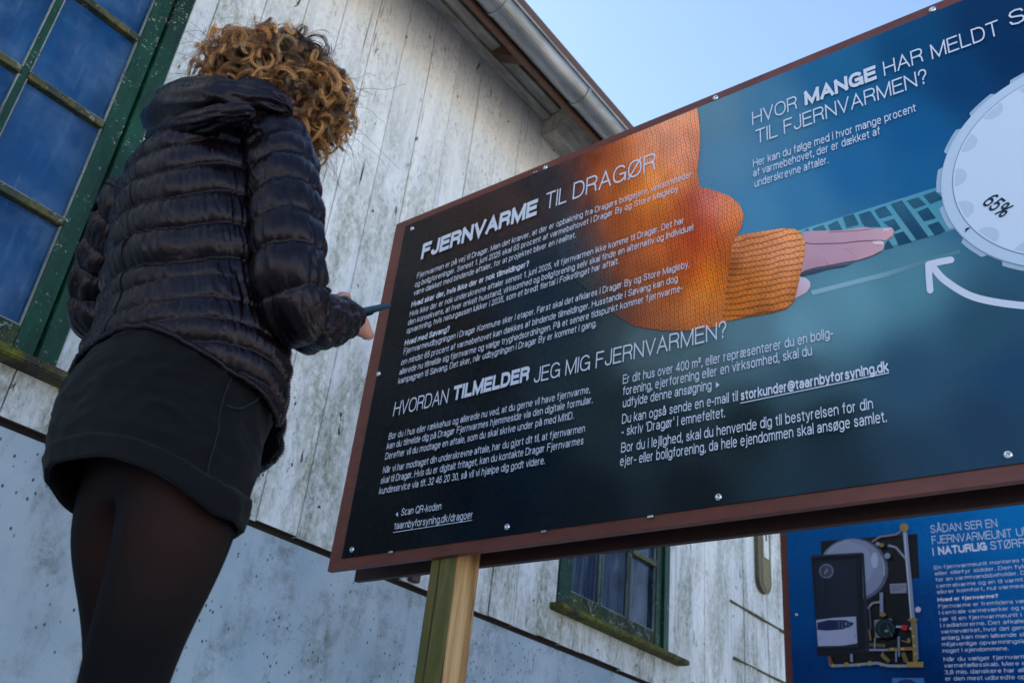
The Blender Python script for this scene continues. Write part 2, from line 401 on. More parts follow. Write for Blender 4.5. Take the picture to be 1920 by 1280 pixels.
def window(w, name, gm, bm_):
    root = cb(mesh('window', boxv(w[0]+.031, w[1]-.031, YW+.100, YW+.12, WZ[0], WZ[1]), BOXF, bm_))
    def sub(nm, *a, mat=M_GREEN, bev=.002):
        return box(nm, *a, mat, root, bev)
    za, zb = WZ
    cs = .058
    for x0, x1 in ((w[0], w[0]+cs), (w[1]-cs, w[1])): sub('casing', x0+.002, x1, YW-.008, YW+.11, za, zb)
    sub('casing', w[0]+.002, w[1]-.002, YW-.006, YW+.11, zb+.001, zb+.06)
    ss = .060; g = .005
    xa, xb = w[0]+cs+g, w[1]-cs-g
    for x0, x1 in ((xa, xa+ss), (xb-ss, xb)): sub('stile', x0, x1, YW+.006, YW+.048, za+.012, zb-.004)
    sub('bottom_rail', xa+ss, xb-ss, YW+.010, YW+.050, za+.012, za+.085, mat=M_RAIL); sub('top_rail', xa+ss, xb-ss, YW+.010, YW+.048, zb-.07, zb-.004)
    gx0, gx1, gz0, gz1 = xa+ss, xb-ss, za+.085, zb-.07
    zs = [1.995, 2.385, 2.775]; xs = [gx0+(gx1-gx0)/3, gx0+(gx1-gx0)*2/3]
    for x in xs: sub('muntin', x-.011, x+.011, YW+.012, YW+.040, gz0, gz1, bev=.004)
    xl = [gx0]+xs+[gx1]; zl = [gz0]+zs+[gz1]
    for z in zs:
        for i in range(3):
            sub('muntin', xl[i]+(.011 if i else 0), xl[i+1]-(.011 if i < 2 else 0), YW+.007, YW+.039, z-.013, z+.013, mat=M_MUNTIN, bev=.004)
    for i in range(3):
        for j in range(4):
            a0, a1 = xl[i]+(.011 if i else 0), xl[i+1]-(.011 if i < 2 else 0); b0, b1 = zl[j]+(.013 if j else 0), zl[j+1]-(.013 if j < 3 else 0)
            t = random.uniform(-.0025, .0025); t2 = random.uniform(-.002, .002); y = YW+.032
            mesh('pane', [(a0, y+t, b0), (a1, y-t, b0+0), (a1, y-t+t2, b1), (a0, y+t+t2, b1)], [(0, 1, 2, 3)], gm, root)
            # putty fillets round each pane
            pv, pf = [], []
            for (c0, c1, d0, d1) in ((a0, a0+.004, b0, b1), (a1-.004, a1, b0, b1), (a0+.004, a1-.004, b0, b0+.005)):
                addbox(pv, pf, c0, c1, YW+.0145, YW+.0275, d0, d1)
            mesh('putty', pv, pf, M_PUTTY, root)
    sv = [(w[0]-.05, YW-.075, za-.045), (w[1]+.12, YW-.075, za-.045), (w[1]+.12, YW+.11, za-.045), (w[0]-.05, YW+.11, za-.045),
          (w[0]-.05, YW-.075, za-.018), (w[1]+.12, YW-.075, za-.018), (w[1]+.12, YW+.11, za-.001), (w[0]-.05, YW+.11, za-.001)]
    s = mesh('sill', sv, BOXF, M_SILL, root)
    bm = bmesh.new(); bm.from_mesh(s.data); bmesh.ops.bevel(bm, geom=bm.edges[:], offset=.005, segments=2, affect='EDGES'); bm.to_mesh(s.data); bm.free()
    return root
M_BLIND = simple('blue_blind', px(30, 112, 180, 1.1), .8, c2=px(14, 76, 138, 1.0), scale=4, stretch=(2, 1, .6), bump=0)
M_CURT = simple('grey_curtain', px(120, 130, 150, .9), .9, c2=px(34, 34, 42), scale=1.0, stretch=(26, 1, 1.6), bump=0, lo=.42, hi=.6)
w1 = window(W1, 'a', M_GLASS, M_BLIND); w2 = window(W2, 'b', M_GLASS2, M_CURT)
w1['label'] = 'large window with blue reflecting panes'; w2['label'] = 'far window with dim streaked panes'
# curtain-like pale drape and post seen dimly in the far window (behind glass: shallow relief on the back board)
# hatch in the wall right of the far window: mossy ledges and the slotted pull
def strip(name, a, b, z, t, mat):
    v, f = [], []; x = a
    while x < b:
        l = random.uniform(.05, .16); tt = t*random.uniform(.5, 1.2)
        addbox(v, f, x, min(x+l, b)-.004, YW-.010, YW-.003, z-tt/2+random.uniform(-.003, .003), z+tt/2); x += l+random.uniform(0, .02)
    cb(mesh(name, v, f, mat))
strip('hatch_joint', 5.42, 7.2, 2.03, .016, M_MOSS); strip('hatch_joint', 5.46, 7.2, 1.695, .014, M_MOSS)
def slot(x0, x1, z0, z1, y0, y1, name, mat, parent=None):
    n = 14; r = (x1-x0)/2; xc = (x0+x1)/2; o = []
    for i in range(n+1): a = math.pi*i/n; o.append((xc+r*math.cos(a), z1-r+r*math.sin(a)))
    for i in range(n+1): a = math.pi+math.pi*i/n; o.append((xc+r*math.cos(a), z0+r+r*math.sin(a)))
    m = len(o); v = [(x, y0, z) for x, z in o]+[(x, y1, z) for x, z in o]
    f = [tuple(range(m-1, -1, -1)), tuple(range(m, 2*m))]+[(i, (i+1) % m, m+(i+1) % m, m+i) for i in range(m)]
    return mesh(name, v, f, mat, parent)
pull = cb(slot(5.80, 6.00, 2.20, 2.85, YW-.030, YW-.003, 'hatch_pull', simple('olive_wood', px(96, 88, 62), .7, scale=30)))
slot(5.855, 5.965, 2.23, 2.82, YW-.033, YW-.0302, 'pull_recess', simple('moss_wood', px(122, 112, 78), .8, scale=40), pull)
mesh('pull_plate', boxv(5.87, 5.95, YW-.040, YW-.0332, 2.44, 2.78), BOXF, simple('white_plate', px(214, 214, 216), .5), pull)
mesh('pull_slit', boxv(5.90, 5.918, YW-.0425, YW-.0402, 2.56, 2.78), BOXF, M_DARK, pull)
# two brown blocks under the seam
for xq, s in ((2.60, .045), (2.83, .05)):
    cb(box('seam_block', xq, xq+s, YW-.03, YW-.004, SEAM+.004, SEAM+.09, M_BACK, bev=.003))
# rusty nail heads
nv, nf = [], []
for _ in range(60):
    x = random.uniform(1.2, 5.5); z = random.choice((random.uniform(1.4, 1.5), random.uniform(2.7, 2.8), random.uniform(3.9, 4.05)))
    addbox(nv, nf, x-.004, x+.004, YW-.0052, YW-.0022, z-.004, z+.004)
cb(mesh('nail_heads', nv, nf, M_PLANKEND, stuff=True))

# ================================================================== SIGN BOARDS
FT = 1.850                       # front face of the big sheet
def shepard(pts, ctrl, p=3.2, eps=25.):
    C = np.array([c[:2] for c in ctrl], float); K = np.array([s2l(c[2]) for c in ctrl])
    d = np.sqrt(((pts[:, None, :]-C[None])**2).sum(-1)+eps**2); w = d**-p; w /= w.sum(1)[:, None]
    return w @ K
def shape_px(name, outline, X, mat, parent, ctrl=None, step=12, k=1.0, color=None, blend=None):
    """flat printed shape: photo outline -> position on the sheet at x = X"""
    w = np.array([onx(a, b, X)[1:] for a, b in outline])
    if ctrl is None and color is None:
        return cdt(name, w, [], X, mat, parent)
    P = np.array(outline, float); x0, y0 = P.min(0); x1, y1 = P.max(0); ins = []
    for a in np.arange(x0, x1, step):
        for b in np.arange(y0, y1, step):
            c = False; j = len(P)-1
            for i in range(len(P)):
                if (P[i][1] > b) != (P[j][1] > b) and a < (P[j][0]-P[i][0])*(b-P[i][1])/(P[j][1]-P[i][1])+P[i][0]: c = not c
                j = i
            if c and np.min(np.hypot(P[:, 0]-a, P[:, 1]-b)) > step*.5: ins.append(onx(a, b, X)[1:])
    o = cdt(name, w, ins, X, mat, parent)
    co = np.array([v.co[:] for v in o.data.vertices]); q = proj(co)
    cc = shepard(q, ctrl)*k if ctrl else np.tile(s2l(color)*k, (len(co), 1))
    if blend is not None:
        bgc = shepard(q, BG, 3.4, 30.)*KP*np.array([.92, 1.0, .95]); wgt = blend(q)[:, None]; cc = bgc*(1-wgt)+cc*wgt
    vcol(o, cc)
    return o
def cdt(name, w, ins, X, mat, parent):
    n = len(w); vs = [Vector((float(a), float(b))) for a, b in w]+[Vector((float(a), float(b))) for a, b in ins]
    r = delaunay_2d_cdt(vs, [(i, (i+1) % n) for i in range(n)], [list(range(n))], 1, 1e-6)
    vv = [(X, p[0], p[1]) for p in r[0]]; ff = []
    for t in r[2]:
        a, b, c = [Vector(r[0][i]) for i in t[:3]]
        cr = (b-a).x*(c-a).y-(b-a).y*(c-a).x
        ff.append(tuple(t) if cr < 0 else tuple(reversed(t)))      # normal towards -x
    return mesh(name, vv, ff, mat, parent)

def sign_frame(X, yl, yr, zb, zt, label, posts):
    root = empty('sign_board', (X, (yl+yr)/2, 0), label, 'sign')
    def c(o): o.parent = root; o.matrix_parent_inverse = Matrix.Translation((-X, -(yl+yr)/2, 0)); return o
    c(box('front_panel', X, X+.018, yr, yl, zb, zt, M_BROWN, bev=.0015))
    c(box('back_panel', X+.115, X+.133, yr-.01, yl+.004, zb+.002, zt-.01, M_BACK, bev=.0015))
    ps = []
    for y in posts:
        p = c(box('post', X+.0185, X+.1145, y, y+.096, -.3, zt-.03, M_POST, bev=.004))
        ps.append(p)
    return root, c
S1, c1 = sign_frame(FT, 2.187, -.36, 1.150, 2.437, 'large dark heating sign with orange sweater photo above the wooden post, nearest to the camera', (1.690, .02, -.30))
# printed sheet as a fine grid, bent by nothing, coloured per vertex
Yl, Yr, Zb, Zt = 2.130, -.31, 1.183, 2.405
XPR = FT-.004
BG = [(742, 440, (34, 30, 32)), (800, 470, (40, 33, 33)), (880, 420, (54, 38, 36)), (960, 380, (64, 44, 42)), (1000, 340, (40, 36, 42)), (760, 600, (24, 22, 25)), (850, 620, (32, 26, 28)),
      (1000, 520, (30, 42, 56)), (1040, 600, (28, 42, 54)), (1100, 600, (36, 48, 56)), (900, 700, (26, 27, 32)), (700, 800, (16, 18, 22)), (690, 980, (11, 14, 19)), (850, 900, (12, 18, 25)),
      (1000, 880, (12, 26, 38)), (1100, 700, (36, 48, 54)), (1150, 760, (34, 44, 50)), (1200, 640, (88, 104, 110)), (1300, 680, (84, 104, 112)), (1150, 620, (60, 70, 76)), (1400, 620, (96, 124, 138)), (1250, 800, (26, 40, 48)), (1400, 800, (24, 34, 40)),
      (1550, 800, (26, 40, 50)), (1300, 920, (18, 26, 32)), (1500, 620, (110, 148, 166)), (1600, 560, (100, 144, 162)), (1700, 520, (84, 130, 148)), (1500, 700, (60, 84, 98)), (1700, 700, (46, 78, 104)), (1850, 620, (44, 78, 100)), (1850, 800, (34, 60, 86)), (1700, 880, (38, 60, 80)), (1600, 900, (30, 46, 60)),
      (1900, 700, (32, 66, 98)), (1330, 210, (96, 130, 152)), (1360, 300, (88, 130, 162)), (1420, 400, (76, 130, 168)), (1500, 380, (58, 118, 162)), (1450, 220, (70, 118, 152)), (1600, 320, (30, 98, 150)), (1600, 180, (22, 90, 136)), (1550, 120, (28, 94, 138)), (1700, 100, (2, 66, 108)), (1720, 250, (14, 84, 136)), (1720, 330, (22, 92, 142)),
      (1850, 40, (0, 44, 86)), (1900, 100, (0, 42, 84)), (1800, 150, (0, 56, 102)), (2100, 100, (0, 40, 84)), (2100, 800, (28, 56, 86)), (1120, 260, (74, 52, 50)), (1240, 240, (90, 90, 100)), (1100, 950, (16, 24, 32)), (940, 980, (10, 20, 32))]
ny, nz = 190, 95
gy = np.linspace(Yl, Yr, ny); gz = np.linspace(Zb, Zt, nz)
vv = np.array([(XPR, y, z) for z in gz for y in gy]); ff = [(j*ny+i, (j+1)*ny+i, (j+1)*ny+i+1, j*ny+i+1) for j in range(nz-1) for i in range(ny-1)]
KP = 1.15
sheet = fastmesh('printed_sheet', vv, ff, M_PRINT, None, False); vcol(sheet, shepard(proj(vv), BG, 3.4, 30.)*KP*np.array([.92, 1.0, .95])); c1(sheet)
sb = c1(box('sheet_core', XPR+.0006, FT-.0006, Yr, Yl, Zb, Zt, M_DARK))
def onsheet(o): return c1(o)
# --- radiator grille
GR = [(1485, 436), (1760, 350), (1800, 372), (1800, 428), (1640, 470), (1480, 470)]
onsheet(shape_px('printed_grille', GR, XPR-.0006, M_PRINT, None, [(1500, 440, (108, 168, 184)), (1650, 400, (82, 152, 176)), (1760, 380, (74, 140, 162)), (1700, 455, (98, 150, 164))], 20, KP))
cells = [[(320, 462), (370, 432), (386, 466), (330, 472)], [(410, 435), (510, 400), (540, 450), (420, 465)], [(550, 405), (640, 360), (690, 450), (575, 455)],
         [(690, 330), (790, 300), (840, 400), (725, 430)], [(835, 305), (940, 270), (1045, 420), (900, 420), (870, 390)], [(980, 265), (1080, 225), (1150, 310), (1030, 345)],
         [(1130, 210), (1235, 175), (1480, 510), (1370, 540)], [(1280, 180), (1385, 145), (1460, 215), (1350, 255)], [(1060, 375), (1165, 345), (1225, 435), (1170, 460)],
         [(1160, 490), (1250, 460), (1330, 560), (1205, 590)], [(1375, 280), (1475, 240), (1550, 340), (1440, 370)], [(1470, 405), (1575, 370), (1640, 460), (1540, 500)],
         [(1430, 130), (1540, 90), (1620, 160), (1500, 210)], [(1070, 590), (1110, 540), (1160, 610), (1080, 630)]]
z7 = lambda a, b: (1440+a/4.922, 340+b/4.922)
for cl in cells:
    onsheet(shape_px('printed_cell', [z7(*p) for p in cl], XPR-.0012, M_PRINT, None, [(1500, 440, (42, 86, 108)), (1520, 432, (70, 120, 140)), (1600, 405, (34, 78, 104)), (1590, 420, (62, 110, 132)), (1660, 380, (30, 76, 102)), (1670, 396, (58, 108, 130)), (1700, 440, (22, 62, 90)), (1740, 400, (20, 60, 86)), (1725, 380, (48, 96, 120))], 14, KP))
# --- radiator front edge highlight
onsheet(shape_px('printed_ledge', [(1520, 545), (1660, 510), (1800, 468), (1800, 474), (1665, 518), (1524, 553)], XPR-.0006, M_PRINT, None, [(1520, 545, (136, 170, 184)), (1800, 470, (86, 128, 144))], 14, KP))
# --- hand
HA = [(325, 460), (480, 455), (600, 456), (740, 446), (860, 424), (925, 424), (940, 438), (1060, 430), (1140, 425), (1162, 455), (1152, 498), (1100, 540), (1062, 545), (1076, 590), (1056, 640), (960, 690), (840, 730), (700, 752), (560, 780), (440, 800), (330, 832), (290, 845)]
HC = [(340, 560, (186, 148, 160)), (500, 500, (200, 160, 172)), (500, 570, (160, 120, 140)), (620, 505, (206, 168, 180)), (760, 480, (196, 158, 168)), (900, 500, (208, 168, 178)), (1060, 490, (204, 158, 170)), (1120, 450, (212, 168, 172)), (760, 560, (164, 120, 140)), (950, 548, (150, 104, 124)),
      (700, 620, (204, 164, 180)), (560, 660, (200, 160, 176)), (420, 640, (196, 154, 168)), (1010, 560, (210, 180, 190)), (1030, 610, (200, 146, 156)), (880, 640, (206, 160, 172)), (780, 690, (190, 136, 152)), (640, 740, (176, 130, 146)), (450, 770, (170, 122, 140)), (600, 570, (164, 122, 142))]
HCp = [(z7(a, b)[0], z7(a, b)[1], c) for a, b, c in HC]
onsheet(shape_px('printed_hand', [z7(*p) for p in HA], XPR-.0018, M_PRINT, None, HCp, 5, KP*1.02))
z7l = lambda pts, c, w, X: onsheet(shape_px('printed_crease', [z7(x, y-w) for x, y in pts]+[z7(x, y+w) for x, y in pts[::-1]], X, M_PRINT, None, None, 6, KP, c))
z7l([(330, 566), (420, 578), (560, 574), (700, 570), (800, 556), (900, 548), (1000, 546), (1062, 546)], (122, 82, 98), 4.5, XPR-.0022)
z7l([(560, 470), (700, 462), (820, 456), (900, 446), (940, 442)], (150, 108, 124), 3.5, XPR-.0022)
z7l([(700, 612), (760, 640), (800, 690), (770, 735)], (168, 122, 138), 3., XPR-.0022); z7l([(520, 700), (530, 740), (560, 775)], (150, 104, 120), 3., XPR-.0022)
z7l([(330, 826), (440, 796), (560, 776), (700, 748), (840, 726), (960, 686), (1050, 640)], (132, 84, 98), 3.5, XPR-.0022); z7l([(1100, 536), (1152, 500), (1162, 458)], (186, 118, 128), 5., XPR-.0022)
onsheet(shape_px('printed_nail', [z7(*p) for p in [(968, 552), (1040, 548), (1068, 560), (1066, 584), (990, 580), (962, 568)]], XPR-.0024, M_PRINT, None, None, 6, KP, (222, 196, 208)))
onsheet(shape_px('printed_nail', [z7(*p) for p in [(1066, 438), (1124, 430), (1136, 440), (1100, 462), (1062, 464)]], XPR-.0024, M_PRINT, None, None, 6, KP, (218, 186, 198)))
onsheet(shape_px('printed_shadow', [z7(*p) for p in [(300, 846), (440, 812), (560, 790), (720, 766), (800, 745), (700, 790), (560, 812), (430, 850), (320, 876), (292, 870)]], XPR-.0014, M_PRINT, None, None, 8, KP, (66, 72, 92)))
onsheet(shape_px('printed_thumb', [z7(*p) for p in [(290, 880), (350, 890), (388, 925), (392, 970), (350, 1030), (280, 1065), (225, 1090)]], XPR-.0018, M_PRINT, None, [(z7(300, 940)+((196, 178, 196),)), (z7(360, 950)+((214, 196, 214),)), (z7(300, 1040)+((196, 140, 150),))], 5, KP))
# --- sweater and cuff
z8 = lambda a, b: (1000+a/2.666, 180+b/2.666)
top = [onx(1300-8*i, 0, FT) for i in range(1)]
SW = [(818, 60), (826, 100), (833, 180), (832, 255), (820, 380), (832, 455), (900, 470), (980, 500), (1030, 540), (1052, 590), (1042, 650), (1015, 700), (1010, 800), (1000, 1000), (985, 1110),
      (930, 1150), (800, 1172), (650, 1172), (500, 1150), (400, 1085), (330, 1020), (250, 950), (180, 880), (120, 780), (60, 640), (20, 520), (-20, 420), (20, 372)]
zt_in = Zt-.001
# top boundary follows the sheet edge
tb = []
for yy in np.linspace(1.42, 1.0, 14): tb.append(tuple(proj((XPR, yy, zt_in))))
tb = [tuple(proj((XPR, yy, zt_in))) for yy in np.linspace(1.53, .96, 24)]
ol = [p for p in tb if 1010 < p[0] < 1301] + [z8(*p) for p in SW[:-1]]
SC = [(0, 400, (50, 36, 34)), (60, 600, (46, 38, 40)), (130, 420, (66, 38, 32)), (200, 330, (84, 44, 34)), (150, 700, (44, 40, 46)), (240, 760, (90, 52, 38)), (250, 560, (96, 50, 34)), (300, 300, (116, 52, 30)), (300, 900, (86, 56, 44)), (400, 240, (150, 66, 30)), (480, 190, (196, 98, 40)), (400, 450, (150, 72, 34)), (470, 420, (176, 86, 34)),
      (560, 130, (232, 150, 110)), (640, 110, (236, 158, 120)), (760, 90, (228, 146, 104)), (700, 200, (226, 144, 112)), (800, 200, (214, 128, 92)), (600, 230, (222, 140, 104)), (740, 320, (226, 142, 108)), (620, 400, (230, 140, 70)), (520, 480, (216, 116, 36)), (620, 520, (230, 126, 34)), (760, 420, (214, 120, 62)), (520, 620, (196, 96, 34)), (420, 620, (136, 64, 36)),  # pinkish upper tones hold a sky reflection put into the print colour
      (760, 560, (196, 80, 26)), (800, 520, (170, 50, 30)), (850, 500, (200, 110, 104)), (900, 560, (210, 120, 100)), (1000, 560, (222, 132, 84)), (980, 640, (212, 110, 48)), (860, 640, (180, 50, 24)), (800, 700, (160, 40, 18)), (900, 740, (196, 84, 22)), (740, 720, (180, 74, 26)), (640, 760, (186, 90, 40)), (500, 780, (150, 74, 40)), (400, 800, (110, 60, 42)),
      (800, 860, (180, 66, 14)), (900, 900, (214, 110, 22)), (960, 800, (160, 80, 26)), (850, 1000, (212, 120, 40)), (700, 950, (150, 72, 28)), (600, 900, (130, 66, 34)), (760, 1080, (196, 106, 50)), (620, 1100, (150, 80, 46)), (500, 1100, (110, 62, 46)), (900, 1100, (170, 96, 50)), (420, 1000, (74, 50, 44)), (700, 1150, (140, 76, 44))]
onsheet(shape_px('printed_sweater', ol, XPR-.0022, M_KNIT, None, [(z8(a, b)+(c,)) for a, b, c in SC], 7, KP*.86, None, lambda q: np.clip(((q[:, 0]-1020)-.25*(q[:, 1]-300))/90, 0, 1)**1.2))
CU = [(1012, 702), (1060, 688), (1150, 676), (1240, 662), (1300, 662), (1336, 680), (1358, 730), (1356, 800), (1338, 880), (1316, 980), (1300, 1030), (1262, 1064), (1180, 1086), (1050, 1106), (985, 1122), (950, 1120), (960, 1000), (975, 860), (990, 760)]
CC = [(1040, 720, (196, 116, 74)), (1200, 700, (208, 130, 84)), (1310, 700, (218, 140, 84)), (1100, 780, (204, 120, 70)), (1250, 800, (216, 136, 96)), (1100, 900, (190, 104, 36)), (1250, 900, (206, 124, 70)), (1050, 1000, (190, 100, 30)), (1200, 1000, (196, 110, 44)), (980, 860, (130, 60, 22)), (980, 1060, (160, 84, 30)), (1150, 1080, (120, 66, 34)), (1290, 1000, (170, 96, 50))]
onsheet(shape_px('printed_cuff', [z8(*p) for p in CU], XPR-.0026, M_RIB, None, [(z8(a, b)+(c,)) for a, b, c in CC], 7, KP))
# --- dial (real printed disc)
DC = (.0884, 1.8355)
def circ(r, n=140, a0=0, a1=2*math.pi, c=DC): return [(c[0]+r*math.cos(a0+(a1-a0)*i/(n-1 if a1-a0 < 6.2 else n)), c[1]+r*math.sin(a0+(a1-a0)*i/(n-1 if a1-a0 < 6.2 else n))) for i in range(n)]
def disc(name, pts, X, mat, parent=None): return onsheet(cdt(name, pts, [], X, mat, parent))
M_D1 = flat('dial_white', px(206, 220, 242, .98)); M_D2 = flat('dial_rim', px(190, 208, 232, .98)); M_D3 = flat('dial_edge', px(164, 188, 212, .95)); M_DL = flat('dial_line', px(130, 150, 176, .8)); M_NAVY = flat('navy_ink', px(20, 32, 60, .8))
teeth = []
for i in range(288):
    a = 2*math.pi*i/288; k = (i % 18)
    teeth.append((DC[0]+(.279 if 3 <= k <= 13 else .270)*math.cos(a), DC[1]+(.279 if 3 <= k <= 13 else .270)*math.sin(a)))
disc('printed_dial_edge', teeth, XPR-.0010, M_D3); disc('printed_dial_rim', circ(.268), XPR-.0032, M_D2); disc('printed_dial_groove', circ(.2445), XPR-.0036, M_DL); disc('printed_dial_face', circ(.2425), XPR-.0040, M_D1)
for i in range(16):
    a = 2*math.pi*(i+.42)/16; cc = (DC[0]+.2375*math.cos(a), DC[1]+.2375*math.sin(a))
    pts = [(cc[0]+.024*math.cos(a+math.pi/2+math.pi*t/12), cc[1]+.024*math.sin(a+math.pi/2+math.pi*t/12)) for t in range(13)]
    disc('printed_dimple', pts, XPR-.0044, flat('dial_dimple', px(188, 205, 232, .95)) if i == 0 else bpy.data.materials['dial_dimple'])
disc('printed_mark', [tuple(onx(*p, XPR)[1:]) for p in [(1810, 438), (1821, 428), (1812, 430)]], XPR-.0048, M_NAVY)
# --- arrow
def band(pts, w, X, mat, name):
    P = smoothpath(pts, 24); T = np.gradient(P, axis=0); T /= np.linalg.norm(T, axis=1)[:, None]; Nn = np.c_[-T[:, 1], T[:, 0]]
    L = [tuple(p+n_*w/2) for p, n_ in zip(P, Nn)]; Rr = [tuple(p-n_*w/2) for p, n_ in zip(P, Nn)]
    e0 = [tuple(P[-1]+w/2*(math.cos(a)*(Nn[-1])+math.sin(a)*T[-1])) for a in np.linspace(.3, math.pi-.3, 6)]
    e1 = [tuple(P[0]-w/2*(math.cos(a)*(Nn[0])+math.sin(a)*T[0])) for a in np.linspace(.3, math.pi-.3, 6)]
    ol = L+e0+Rr[::-1]+e1
    return onsheet(cdt(name, [tuple(onx(*p, X)[1:]) for p in ol], [], X, mat, None))
band([(1748, 500), (1775, 528), (1830, 558), (1920, 573), (1990, 572)], 13.5, XPR-.0010, M_INK, 'printed_arrow')
band([(1783, 487), (1762, 491), (1741, 496)], 12.5, XPR-.0014, M_INK, 'printed_arrow'); band([(1741, 497), (1742, 520), (1744, 544)], 12.5, XPR-.0018, M_INK, 'printed_arrow')

# ------------------------------------------------------------------ stroke lettering (neutral grotesque, drawn here)
def arc(cx, cy, rx, ry, a0, a1, n=None):
    n = n or max(4, int(abs(a1-a0)/15)); o = []
    for i in range(n+1):
        a = math.radians(a0+(a1-a0)*i/n); c, s = math.cos(a), math.sin(a)
        o.append((cx+rx*math.copysign(abs(c)**.88, c), cy+ry*math.copysign(abs(s)**.88, s)))
    return o
O_ = lambda cx=.5, cy=.36, rx=.5, ry=.36: ('C', arc(cx, cy, rx, ry, 0, 345, 23))
L_ = lambda *p: ('L', list(p)); R_ = lambda p: ('R', p)
S_ = [(.94, .76), (.84, .92), (.5, 1), (.18, .93), (.07, .76), (.17, .60), (.5, .515), (.83, .43), (.96, .25), (.84, .07), (.5, 0), (.14, .08), (.03, .27)]
s_ = [(.90, .54), (.78, .66), (.5, .72), (.2, .67), (.08, .53), (.2, .42), (.5, .37), (.82, .30), (.95, .18), (.82, .05), (.5, 0), (.18, .05), (.04, .19)]
a_ = [R_(arc(.47, .50, .42, .22, 165, 0)+[(.89, .50), (.89, .06), (1.0, 0)]), R_([(.89, .42), (.55, .40)]+arc(.42, .205, .42, .20, 95, 270)+[(.62, .03), (.80, .12), (.89, .24)])]
e_ = [R_([(.02, .385), (.98, .385)]+arc(.5, .36, .5, .36, 6, 318))]
